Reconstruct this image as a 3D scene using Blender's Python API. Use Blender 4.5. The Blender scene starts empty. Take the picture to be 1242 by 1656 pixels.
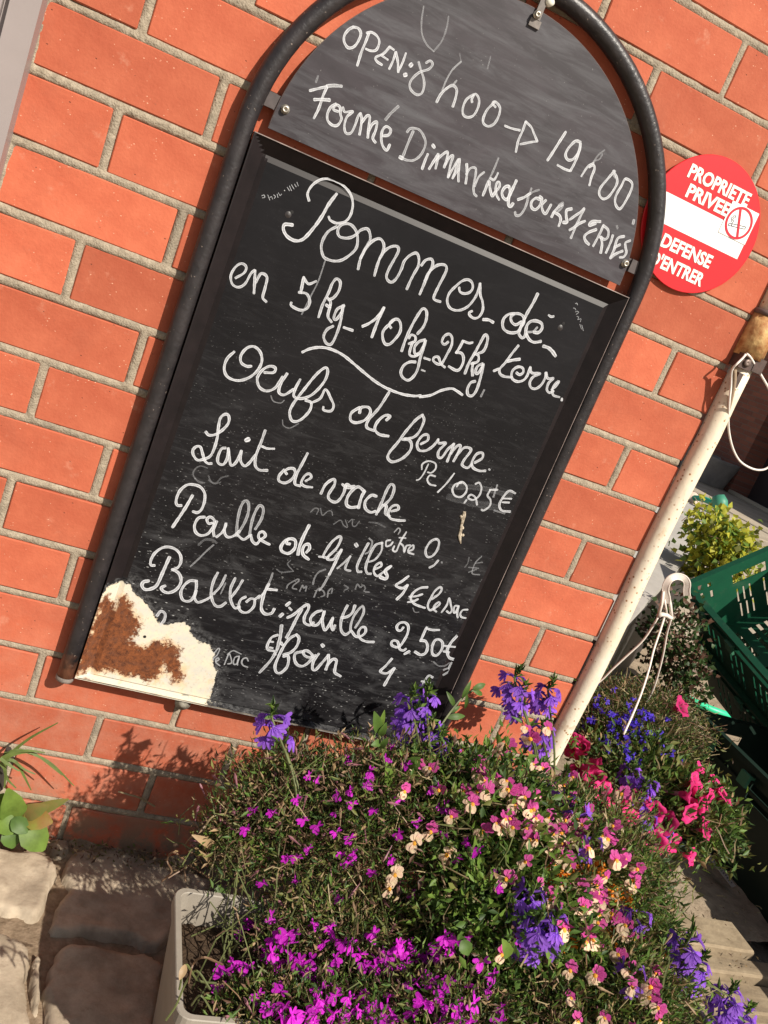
import bpy, bmesh, math, random
import numpy as np
from mathutils import Vector, Matrix
random.seed(7); RNG=np.random.default_rng(7)
S=bpy.context.scene
C=S.collection
# ---------------------------------------------------------------- camera
CAM=Vector((0.0742,-1.1338,0.9254))
RM=Matrix(((0.9023,0.3280,-0.2798),(-0.2290,0.9145,0.3334),(0.3652,-0.2368,0.9003)))
right,fwd,up=RM.col[0].normalized(),RM.col[1].normalized(),RM.col[2].normalized()
cd=bpy.data.cameras.new('camera'); cam=bpy.data.objects.new('camera',cd); C.objects.link(cam)
M4=Matrix.Identity(4)
for i in range(3):
    M4[i][0]=right[i];M4[i][1]=up[i];M4[i][2]=-fwd[i];M4[i][3]=CAM[i]
cam.matrix_world=M4
cd.sensor_fit='VERTICAL';cd.sensor_height=24;FPX=1414.0;cd.lens=24*FPX/1656;cd.clip_end=300;cd.clip_start=.01
S.camera=cam
def ray(px,py):
    return (right*((px-621)/FPX)+fwd-up*((py-828)/FPX))
def at(px,py,Y=None,z=None,x=None):
    d=ray(px,py)
    if Y is not None:t=(Y-CAM.y)/d.y
    elif z is not None:t=(z-CAM.z)/d.z
    else:t=(x-CAM.x)/d.x
    return CAM+d*t
# ---------------------------------------------------------------- light
SUN=Vector((0.55,-1.0,1.0)).normalized()
W=bpy.data.worlds.new('World');S.world=W;W.use_nodes=True
nt=W.node_tree;bg=nt.nodes['Background'];sk=nt.nodes.new('ShaderNodeTexSky');sk.sky_type='NISHITA';sk.sun_disc=False
sk.sun_elevation=math.asin(SUN.z);sk.sun_rotation=math.atan2(SUN.x,SUN.y);sk.air_density=1.0;sk.dust_density=1.5
hs_=nt.nodes.new('ShaderNodeHueSaturation');hs_.inputs['Saturation'].default_value=.6;nt.links.new(sk.outputs[0],hs_.inputs['Color']);nt.links.new(hs_.outputs[0],bg.inputs[0]);bg.inputs[1].default_value=.062
sl=bpy.data.lights.new('sun','SUN');so=bpy.data.objects.new('sun',sl);C.objects.link(so)
sl.energy=4.8;sl.angle=math.radians(.55);sl.color=(1,.93,.82)
so.rotation_euler=SUN.to_track_quat('Z','Y').to_euler()
S.view_settings.view_transform='Standard';S.view_settings.look='None';S.view_settings.exposure=.47;S.view_settings.gamma=1
S.view_settings.use_curve_mapping=False
S.render.engine='CYCLES'
# ---------------------------------------------------------------- helpers
def mat(name,col,rough=.6,spec=.4,metal=0,trans=0,noise=None,bump=None,rand=0,col2=None,nscale=40,coat=0,coord='Object'):
    m=bpy.data.materials.new(name);m.use_nodes=True;n=m.node_tree.nodes;l=m.node_tree.links
    b=n['Principled BSDF'];b.inputs['Roughness'].default_value=rough;b.inputs['Metallic'].default_value=metal
    b.inputs['Specular IOR Level'].default_value=spec
    if coat:b.inputs['Coat Weight'].default_value=coat
    b.inputs['Base Color'].default_value=(*col,1)
    src=None
    tc=n.new('ShaderNodeTexCoord')
    if noise or col2:
        t=n.new('ShaderNodeTexNoise');t.inputs['Scale'].default_value=nscale;t.inputs['Detail'].default_value=6;t.inputs['Roughness'].default_value=.65
        l.new(tc.outputs[coord],t.inputs['Vector'])
        r=n.new('ShaderNodeValToRGB');l.new(t.outputs['Fac'],r.inputs[0])
        c2=col2 or tuple(c*(1-(noise or .3)) for c in col)
        r.color_ramp.elements[0].position=.35;r.color_ramp.elements[1].position=.68
        r.color_ramp.elements[0].color=(*c2,1);r.color_ramp.elements[1].color=(*col,1)
        src=r.outputs[0]
    if rand:
        oi=n.new('ShaderNodeObjectInfo');hs=n.new('ShaderNodeHueSaturation')
        mr=n.new('ShaderNodeMapRange');mr.inputs['To Min'].default_value=1-rand;mr.inputs['To Max'].default_value=1+rand
        l.new(oi.outputs['Random'],mr.inputs['Value']);l.new(mr.outputs[0],hs.inputs['Value'])
        if src:l.new(src,hs.inputs['Color'])
        else:hs.inputs['Color'].default_value=(*col,1)
        src=hs.outputs[0]
    if src:l.new(src,b.inputs['Base Color'])
    if bump:
        sc,st=bump
        t2=n.new('ShaderNodeTexNoise');t2.inputs['Scale'].default_value=sc;t2.inputs['Detail'].default_value=5;l.new(tc.outputs[coord],t2.inputs['Vector'])
        bp=n.new('ShaderNodeBump');bp.inputs['Strength'].default_value=st;bp.inputs['Distance'].default_value=.002
        l.new(t2.outputs['Fac'],bp.inputs['Height']);l.new(bp.outputs[0],b.inputs['Normal'])
    if trans:
        tr=n.new('ShaderNodeBsdfTranslucent');mx=n.new('ShaderNodeMixShader');mx.inputs[0].default_value=trans
        out=n['Material Output']
        if src:l.new(src,tr.inputs['Color'])
        else:tr.inputs['Color'].default_value=(*col,1)
        l.new(b.outputs[0],mx.inputs[1]);l.new(tr.outputs[0],mx.inputs[2]);l.new(mx.outputs[0],out.inputs[0])
    return m
def nodes(m): return m.node_tree.nodes,m.node_tree.links,m.node_tree.nodes['Principled BSDF']
def meshobj(name,V,F,mats,parent=None,mi=None,smooth=False):
    me=bpy.data.meshes.new(name);me.from_pydata([tuple(v) for v in V],[],F);
    for m in (mats if isinstance(mats,(list,tuple)) else [mats]):me.materials.append(m)
    if mi is not None:me.polygons.foreach_set('material_index',mi)
    if smooth:me.polygons.foreach_set('use_smooth',[True]*len(me.polygons))
    me.update()
    return link(name,me,parent)
def link(name,me,parent=None,loc=None,mw=None):
    o=bpy.data.objects.new(name,me);C.objects.link(o)
    if parent:o.parent=parent
    if loc is not None:o.location=loc
    if mw is not None:o.matrix_world=mw
    return o
def tag(o,label=None,cat=None,group=None,kind=None):
    if label:o['label']=label
    if cat:o['category']=cat
    if group:o['group']=group
    if kind:o['kind']=kind
    return o
def thing(name,label,cat,loc=(0,0,0),group=None):
    o=bpy.data.objects.new(name,None);C.objects.link(o);o.location=loc;o.empty_display_size=.05
    BASE[o.name]=Vector(loc)
    return tag(o,label,cat,group)
BASE={}
class MB:
    """collects geometry in world coordinates"""
    def __init__(s):s.V=[];s.F=[];s.M=[]
    def add(s,V,F,m=0):
        k=len(s.V);s.V+= [tuple(v) for v in V];s.F+=[tuple(i+k for i in f) for f in F];s.M+=[m]*len(F)
    def box(s,lo,hi,m=0,fr=None):
        (a,b,c),(d,e,f)=lo,hi
        V=[(a,b,c),(d,b,c),(d,e,c),(a,e,c),(a,b,f),(d,b,f),(d,e,f),(a,e,f)]
        if fr:V=[fr[0]+fr[1]*v[0]+fr[2]*v[1]+fr[3]*v[2] for v in V]
        s.add(V,[(0,3,2,1),(4,5,6,7),(0,1,5,4),(1,2,6,5),(2,3,7,6),(3,0,4,7)],m)
    def tube(s,P,r,n=8,m=0,cap=True,closed=False):
        P=[Vector(p) for p in P];N=len(P);R=r if isinstance(r,(list,tuple)) else [r]*N
        V=[];F=[];nrm=None
        for i,p in enumerate(P):
            a=P[max(i-1,0)] if not closed else P[i-1];b=P[min(i+1,N-1)] if not closed else P[(i+1)%N]
            t=(b-a)
            if t.length<1e-9:t=Vector((0,0,1))
            t.normalize()
            if nrm is None:nrm=t.orthogonal().normalized()
            nrm=(nrm-t*nrm.dot(t));nrm=nrm.normalized() if nrm.length>1e-6 else t.orthogonal().normalized()
            bn=t.cross(nrm)
            for k in range(n):
                a_=2*math.pi*k/n;V.append(p+(nrm*math.cos(a_)+bn*math.sin(a_))*R[i])
        for i in range(N-1 if not closed else N):
            j=(i+1)%N
            for k in range(n):
                k2=(k+1)%n;F.append((i*n+k,i*n+k2,j*n+k2,j*n+k))
        if cap and not closed:
            F.append(tuple(range(n-1,-1,-1)));F.append(tuple((N-1)*n+k for k in range(n)))
        s.add(V,F,m)
    def disc(s,c,nv,r,h,n=20,m=0,r2=None):
        c=Vector(c);nv=Vector(nv).normalized();s.tube([c,c+nv*h*.7,c+nv*h],[r,r,(r2 if r2 is not None else r*.85)],n,m)
    def lathe(s,c,axis,prof,n=24,m=0,cap=False):
        c=Vector(c);ax=Vector(axis).normalized();u=ax.orthogonal().normalized();w=ax.cross(u)
        V=[];F=[]
        for r,h in prof:
            for k in range(n):
                a=2*math.pi*k/n;V.append(c+ax*h+(u*math.cos(a)+w*math.sin(a))*r)
        for i in range(len(prof)-1):
            for k in range(n):
                k2=(k+1)%n;F.append((i*n+k,i*n+k2,(i+1)*n+k2,(i+1)*n+k))
        if cap:F.append(tuple(range((len(prof)-1)*n,len(prof)*n)));F.append(tuple(range(n-1,-1,-1)))
        s.add(V,F,m)
    def obj(s,name,mats,parent=None,smooth=False):
        V=s.V
        if parent is not None:
            b=Vector((0,0,0));q=parent
            while q is not None:
                b=b+q.location;q=q.parent
            V=[(v[0]-b.x,v[1]-b.y,v[2]-b.z) for v in V]
        return meshobj(name,V,s.F,mats,parent,s.M,smooth)
def vnoise(x,y,seed=0):
    # cheap smooth value noise, arrays
    r=np.random.default_rng(seed).random((64,64));xi=np.floor(x).astype(int);yi=np.floor(y).astype(int);fx=x-xi;fy=y-yi
    fx=fx*fx*(3-2*fx);fy=fy*fy*(3-2*fy);g=lambda a,b:r[a%64,b%64]
    return (g(xi,yi)*(1-fx)+g(xi+1,yi)*fx)*(1-fy)+(g(xi,yi+1)*(1-fx)+g(xi+1,yi+1)*fx)*fy
def bevel_box(lo,hi,b,jit=0,rng=random):
    bm=bmesh.new();bmesh.ops.create_cube(bm,size=1)
    for v in bm.verts:
        v.co=Vector([ (lo[i]+hi[i])/2+v.co[i]*(hi[i]-lo[i]) + (rng.uniform(-jit,jit)) for i in range(3)])
    bmesh.ops.bevel(bm,geom=bm.edges[:],offset=b,segments=1,affect='EDGES')
    me=bpy.data.meshes.new('m');bm.to_mesh(me);bm.free();return me
def catmull(P,step):
    P=[np.array(p,float) for p in P]
    if len(P)==2:
        n=max(2,int(np.linalg.norm(P[1]-P[0])/step)+1);return [P[0]+(P[1]-P[0])*i/n for i in range(n+1)]
    Q=[2*P[0]-P[1]]+P+[2*P[-1]-P[-2]];out=[]
    if np.linalg.norm(P[0]-P[-1])<1e-7:Q[0]=P[-2];Q[-1]=P[1]
    for i in range(1,len(Q)-2):
        a,b,c,d=Q[i-1:i+3];n=max(2,int(np.linalg.norm(c-b)/step)+1)
        for k in range(n):
            t=k/n;out.append(.5*((2*b)+(-a+c)*t+(2*a-5*b+4*c-d)*t*t+(-a+3*b-3*c+d)*t**3))
    out.append(P[-1]);return out
def smoothpts(P,step=.01): return [Vector(p) for p in catmull(P,step)]
# ================================================================ materials
def brick_mat():
    m=mat('brick_clay',(.48,.128,.066),rough=.8,spec=.25,rand=.17,col2=(.39,.088,.044),nscale=15)
    n,l,b=nodes(m);src=b.inputs['Base Color'].links[0].from_socket
    tc=n.new('ShaderNodeTexCoord');geo=n.new('ShaderNodeNewGeometry')
    # pale flecks and small dark pits
    def flecks(scale,lo,hi,seed):
        v=n.new('ShaderNodeTexVoronoi');v.inputs['Scale'].default_value=scale
        mp=n.new('ShaderNodeMapping');mp.inputs['Location'].default_value=(seed,seed*.7,seed*.3);mp.inputs['Scale'].default_value=(1,1,1.6)
        l.new(geo.outputs['Position'],mp.inputs[0]);l.new(mp.outputs[0],v.inputs['Vector'])
        r=n.new('ShaderNodeMapRange');r.inputs['From Min'].default_value=hi;r.inputs['From Max'].default_value=lo;l.new(v.outputs['Distance'],r.inputs['Value'])
        t=n.new('ShaderNodeTexNoise');t.inputs['Scale'].default_value=scale*.35;l.new(geo.outputs['Position'],t.inputs['Vector'])
        g=n.new('ShaderNodeMath');g.operation='GREATER_THAN';g.inputs[1].default_value=.57;l.new(t.outputs['Fac'],g.inputs[0])
        k=n.new('ShaderNodeMath');k.operation='MULTIPLY';l.new(r.outputs[0],k.inputs[0]);l.new(g.outputs[0],k.inputs[1]);return k.outputs[0]
    f1=flecks(150,.08,.16,3);mx=n.new('ShaderNodeMix');mx.data_type='RGBA';l.new(f1,mx.inputs['Factor']);l.new(src,mx.inputs[6]);mx.inputs[7].default_value=(.66,.36,.24,1)
    f2=flecks(70,.05,.09,9);my=n.new('ShaderNodeMix');my.data_type='RGBA';l.new(f2,my.inputs['Factor']);l.new(mx.outputs[2],my.inputs[6]);my.inputs[7].default_value=(.16,.05,.03,1)
    # dusty bloom and soil splashes low on the wall
    sx=n.new('ShaderNodeSeparateXYZ');l.new(geo.outputs['Position'],sx.inputs[0])
    mr=n.new('ShaderNodeMapRange');mr.inputs['From Min'].default_value=.42;mr.inputs['From Max'].default_value=.02;mr.inputs['To Max'].default_value=.85;l.new(sx.outputs['Z'],mr.inputs['Value'])
    t=n.new('ShaderNodeTexNoise');t.inputs['Scale'].default_value=28;t.inputs['Detail'].default_value=8;t.inputs['Roughness'].default_value=.7;l.new(geo.outputs['Position'],t.inputs['Vector'])
    rr=n.new('ShaderNodeMapRange');rr.inputs['From Min'].default_value=.38;rr.inputs['From Max'].default_value=.75;l.new(t.outputs['Fac'],rr.inputs['Value'])
    k=n.new('ShaderNodeMath');k.operation='MULTIPLY';l.new(mr.outputs[0],k.inputs[0]);l.new(rr.outputs[0],k.inputs[1])
    mz=n.new('ShaderNodeMix');mz.data_type='RGBA';l.new(k.outputs[0],mz.inputs['Factor']);l.new(my.outputs[2],mz.inputs[6]);mz.inputs[7].default_value=(.44,.24,.17,1)
    m5=n.new('ShaderNodeMapRange');m5.inputs['From Min'].default_value=.11;m5.inputs['From Max'].default_value=.02;l.new(sx.outputs['Z'],m5.inputs['Value'])
    m6=n.new('ShaderNodeMapRange');m6.inputs['From Min'].default_value=.40;m6.inputs['From Max'].default_value=.55;l.new(t.outputs['Fac'],m6.inputs['Value'])
    m7=n.new('ShaderNodeMath');m7.operation='MULTIPLY';l.new(m5.outputs[0],m7.inputs[0]);l.new(m6.outputs[0],m7.inputs[1])
    m8=n.new('ShaderNodeMix');m8.data_type='RGBA';l.new(m7.outputs[0],m8.inputs['Factor']);l.new(mz.outputs[2],m8.inputs[6]);m8.inputs[7].default_value=(.22,.15,.10,1)
    l.new(m8.outputs[2],b.inputs['Base Color'])
    t2=n.new('ShaderNodeTexNoise');t2.inputs['Scale'].default_value=260;t2.inputs['Detail'].default_value=5;l.new(geo.outputs['Position'],t2.inputs['Vector'])
    t3=n.new('ShaderNodeTexNoise');t3.inputs['Scale'].default_value=24;l.new(geo.outputs['Position'],t3.inputs['Vector'])
    ad=n.new('ShaderNodeMath');ad.operation='MULTIPLY_ADD';ad.inputs[1].default_value=2.5;l.new(t3.outputs['Fac'],ad.inputs[0]);l.new(t2.outputs['Fac'],ad.inputs[2])
    sb=n.new('ShaderNodeMath');sb.operation='MULTIPLY_ADD';sb.inputs[1].default_value=-1.5;l.new(f2,sb.inputs[0]);l.new(ad.outputs[0],sb.inputs[2])
    bp=n.new('ShaderNodeBump');bp.inputs['Strength'].default_value=.55;bp.inputs['Distance'].default_value=.0008;l.new(sb.outputs[0],bp.inputs['Height']);l.new(bp.outputs[0],b.inputs['Normal'])
    return m
M_brick=brick_mat()
M_mortar=mat('mortar',(.40,.335,.25),rough=.95,spec=.15,col2=(.25,.205,.15),nscale=120,bump=(420,1.0))
def stain(m,scale,lo,hi,col,amt,stretch=(1,1,1)):
    n,l,b=nodes(m);src=b.inputs['Base Color'].links[0].from_socket;g=n.new('ShaderNodeNewGeometry');mp=n.new('ShaderNodeMapping');mp.inputs['Scale'].default_value=stretch;l.new(g.outputs['Position'],mp.inputs[0])
    t=n.new('ShaderNodeTexNoise');t.inputs['Scale'].default_value=scale;t.inputs['Detail'].default_value=7;t.inputs['Roughness'].default_value=.68;l.new(mp.outputs[0],t.inputs['Vector'])
    r=n.new('ShaderNodeMapRange');r.inputs['From Min'].default_value=lo;r.inputs['From Max'].default_value=hi;r.inputs['To Max'].default_value=amt;l.new(t.outputs['Fac'],r.inputs['Value'])
    x=n.new('ShaderNodeMix');x.data_type='RGBA';l.new(r.outputs[0],x.inputs['Factor']);l.new(src,x.inputs[6]);x.inputs[7].default_value=(*col,1);l.new(x.outputs[2],b.inputs['Base Color'])
stain(M_mortar,14,.5,.72,(.17,.145,.115),.6);stain(M_mortar,40,.6,.75,(.52,.47,.38),.5)
stain(M_brick,6,.52,.75,(.26,.075,.045),.45);stain(M_brick,38,.60,.74,(.56,.27,.18),.45);stain(M_brick,90,.66,.74,(.20,.07,.045),.5)
M_paintblack=mat('black_painted_steel',(.035,.029,.029),rough=.42,spec=.5,col2=(.022,.018,.018),nscale=60,bump=(140,.25))
M_dark=mat('dark_void',(.012,.011,.011),rough=.8)
M_steel=mat('zinc_steel',(.62,.58,.5),rough=.38,metal=.8,col2=(.38,.34,.28),nscale=300)
# ================================================================ brick wall
HB=.0772
wall=thing('brick_wall','orange red brick wall with pale mortar joints carrying the chalkboard','wall',(.4,0,0))
XE=.897
brick_variants={}
def brickmesh(w,h,d):
    k=(round(w,3),)
    L=brick_variants.setdefault(k,[])
    if len(L)<6:
        me=bevel_box((-w/2,0,-h/2),(w/2,d,h/2),.0014,.0009);me.materials.append(M_brick);L.append(me);return me
    return random.choice(L)
jw=.0104;zt=1.15
rows=[]
for v in range(-9,15):
    z1=zt-v*HB-jw/2;z0=zt-(v+1)*HB+jw/2
    k=-2 if v%2==0 else -1
    if v%2: xs=[-.1+.2*i for i in range(0,5)]+[XE]
    else: xs=[-.1]+[.2*i for i in range(0,5)]+[XE]
    for a,b in zip(xs[:-1],xs[1:]):
        lo=a+jw/2 if a>-.099 else a-.004;hi=b-jw/2 if b<XE else b
        w=hi-lo
        if w<.03:continue
        o=link('brick',brickmesh(w,z1-z0,.09),wall,loc=((lo+hi)/2-.4+random.uniform(-.0008,.0008),random.uniform(-.0006,.0008),(z0+z1)/2+random.uniform(-.0006,.0006)))
        o.rotation_euler=(random.uniform(-.006,.006),random.uniform(-.003,.003),random.uniform(-.004,.004))
    # return face round the corner
    for j in range(3):
        y0=.09+jw+ j*.2 + (0 if v%2 else .1); 
        o=link('brick',brickmesh(.2-jw,z1-z0,.09),wall,loc=(XE-.4,y0+.095,(z0+z1)/2));o.rotation_euler=(0,0,math.pi/2)
        if v%2==0 and j==0:
            o=link('brick',brickmesh(.1-jw,z1-z0,.09),wall,loc=(XE-.4,.09+.05,(z0+z1)/2));o.rotation_euler=(0,0,math.pi/2)
# mortar: a rough tooled relief that fills the joints
def mortar_sheet():
    st=.0026
    xs=np.arange(-.11,XE-.004,st);zs=np.arange(-.06,zt+9*HB,st);X,Z=np.meshgrid(xs,zs)
    v=(zt-Z)/HB;fv=np.abs(v-np.round(v))*HB
    row=np.floor(v).astype(int);par=row%2
    u=X/.2-.5*par;fu=np.abs(u-np.round(u))*.2
    d=np.minimum(fv,fu)
    n1=vnoise(X*55,Z*55,1);n2=vnoise(X*190,Z*190,2);n3=vnoise(X*14,Z*14,3);n4=vnoise(X*420,Z*420,5)
    half=.0070
    prof=np.clip(1-(d/half)**2,0,1)
    y=.0058-.0056*np.sqrt(prof)+(n1-.5)*.0014+(n2-.5)*.0010+(n3-.5)*.0016+(n4-.5)*.0007
    y=np.where(d>half,.008,y);y=np.maximum(y,-.0005)
    rr,cc=X.shape;V=np.stack([X-.4,y,Z],-1).reshape(-1,3)
    idx=np.arange(rr*cc).reshape(rr,cc);F=np.stack([idx[:-1,:-1],idx[:-1,1:],idx[1:,1:],idx[1:,:-1]],-1).reshape(-1,4)
    me=bpy.data.meshes.new('mortar');me.vertices.add(len(V));me.vertices.foreach_set('co',V.ravel());me.loops.add(F.size);me.loops.foreach_set('vertex_index',F.ravel())
    me.polygons.add(len(F));me.polygons.foreach_set('loop_start',np.arange(0,F.size,4));me.polygons.foreach_set('loop_total',np.full(len(F),4));me.update(calc_edges=True)
    me.polygons.foreach_set('use_smooth',np.ones(len(F),bool));me.materials.append(M_mortar);return link('mortar',me,wall)
mortar_sheet()
b=MB();b.box((-.11,.0095,-.05),(XE-.003,.68,zt+9*HB));b.obj('mortar',[M_mortar],wall)
M_soil=mat('soil',(.16,.115,.075),rough=1,spec=.1,col2=(.07,.05,.033),nscale=150,bump=(300,1))
# ================================================================ door frame on the left
df=thing('door_frame','grey metal door frame with grooves at the left edge of the brick wall','door frame',(-.2,0,0))
M_frame=mat('grey_lacquer',(.30,.255,.245),rough=.45,spec=.5,col2=(.27,.23,.22),nscale=9)
b=MB();ZT=zt+9*HB
b.box((-.128,-.034,0),(-.0985,.03,ZT));b.obj('jamb',[M_frame],df)
b=MB();b.box((-.1345,-.024,0),(-.1285,.03,ZT));b.box((-.1425,-.031,0),(-.1350,.03,ZT));b.box((-.150,-.022,0),(-.1430,.03,ZT));b.obj('trim',[M_frame],df)
b=MB();b.box((-.60,.004,0),(-.1505,.03,ZT));b.obj('door_panel',[mat('brown_door',(.06,.03,.025),rough=.5,noise=.3)],df)
# ================================================================ chalkboard sign
board=thing('chalkboard_sign','arched black chalkboard in a tubular frame with white price writing and a rusty corner','chalkboard',(.4145,0,.28))
TY=-.0165;TR=.0115;XL,XR=.1357,.6955;XC=(XL+XR)/2;RA=(XR-XL)/2;ZA=1.032;ZB=.2775
P=[(XL,TY,ZB)]+[(XL,TY,ZB+(ZA-ZB)*i/12) for i in range(1,12)]
P+=[(XC-RA*math.cos(t),TY,ZA+RA*math.sin(t)) for t in [math.pi*i/48 for i in range(49)]]
P+=[(XR,TY,ZB+(ZA-ZB)*i/12) for i in range(11,-1,-1)]
b=MB();b.tube(P,TR,20);M_tube=mat('black_tube_paint',(.030,.025,.026),rough=.4,spec=.42,col2=(.014,.012,.013),nscale=45,bump=(180,.35))
def tube_wear(m):
    n,l,bb=nodes(m);src=bb.inputs['Base Color'].links[0].from_socket;geo=n.new('ShaderNodeNewGeometry');sx=n.new('ShaderNodeSeparateXYZ');l.new(geo.outputs['Position'],sx.inputs[0])
    mr=n.new('ShaderNodeMapRange');mr.inputs['From Min'].default_value=.34;mr.inputs['From Max'].default_value=.284;mr.inputs['To Max'].default_value=.62;l.new(sx.outputs['Z'],mr.inputs['Value'])
    t=n.new('ShaderNodeTexNoise');t.inputs['Scale'].default_value=90;t.inputs['Detail'].default_value=7;l.new(geo.outputs['Position'],t.inputs['Vector'])
    k=n.new('ShaderNodeMath');k.operation='MULTIPLY';l.new(mr.outputs[0],k.inputs[0]);l.new(t.outputs['Fac'],k.inputs[1])
    r2=n.new('ShaderNodeMapRange');r2.inputs['From Min'].default_value=.12;r2.inputs['From Max'].default_value=.3;l.new(k.outputs[0],r2.inputs['Value'])
    mx=n.new('ShaderNodeMix');mx.data_type='RGBA';l.new(r2.outputs[0],mx.inputs['Factor']);l.new(src,mx.inputs[6]);mx.inputs[7].default_value=(.22,.09,.05,1)
    # chips
    v=n.new('ShaderNodeTexNoise');v.inputs['Scale'].default_value=240;v.inputs['Detail'].default_value=3;l.new(geo.outputs['Position'],v.inputs['Vector'])
    r3=n.new('ShaderNodeMapRange');r3.inputs['From Min'].default_value=.70;r3.inputs['From Max'].default_value=.74;r3.inputs['To Max'].default_value=.6;l.new(v.outputs['Fac'],r3.inputs['Value'])
    my=n.new('ShaderNodeMix');my.data_type='RGBA';l.new(r3.outputs[0],my.inputs['Factor']);l.new(mx.outputs[2],my.inputs[6]);my.inputs[7].default_value=(.30,.24,.2,1)
    l.new(my.outputs[2],bb.inputs['Base Color'])
tube_wear(M_tube)
b.obj('tube_frame',[M_tube],board,True)
# end plugs
for x in (XL,XR):
    b=MB();b.lathe((x,TY,ZB+.001),(0,0,-1),[(.0001,.0035),(.008,.003),(.0118,.0015),(.0124,-.002),(.0118,-.005)],20);b.obj('end_plug',[mat('pale_plug',(.28,.24,.21),rough=.6,noise=.4,nscale=120)],board,True)
def sdist(px,pz,poly):
    poly=np.array(poly);n=len(poly);d=np.full(px.shape,1e9);ins=np.zeros(px.shape,bool)
    for i in range(n):
        a=poly[i];c=poly[(i+1)%n];e=c-a;w0=px-a[0];w1=pz-a[1];t=np.clip((w0*e[0]+w1*e[1])/(e@e+1e-12),0,1)
        d=np.minimum(d,np.hypot(w0-e[0]*t,w1-e[1]*t))
        cond=((a[1]>pz)!=(c[1]>pz))&(px<(c[0]-a[0])*(pz-a[1])/(c[1]-a[1]+1e-12)+a[0]);ins^=cond
    return np.where(ins,d,-d)
def crop(pts,x0,y0,s,Y):
    out=[]
    for x,y in pts:
        w=at(x0+x/s,y0+y/s,Y=Y);out.append((w.x,w.z))
    return out
cream=crop([(235,640),(255,610),(280,590),(330,578),(380,585),(400,630),(440,660),(470,690),(500,740),(530,790),(560,800),(620,785),(660,785),(690,810),(700,850),(740,890),(790,900),(815,940),(805,980),(830,1040),(815,1100),(800,1170),(700,1250),(60,1100)],90,760,3.185,-.016)
rust=crop([(225,690),(245,655),(270,640),(300,690),(350,650),(375,680),(400,720),(425,760),(420,820),(400,850),(380,880),(430,910),(500,890),(560,880),(610,890),(640,930),(630,990),(660,1020),(665,1060),(630,1100),(590,1090),(575,1020),(560,1000),(540,1050),(500,1085),(430,1070),(300,1050),(150,1032),(80,1030)],90,760,3.185,-.016)
FY=-.016
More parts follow.
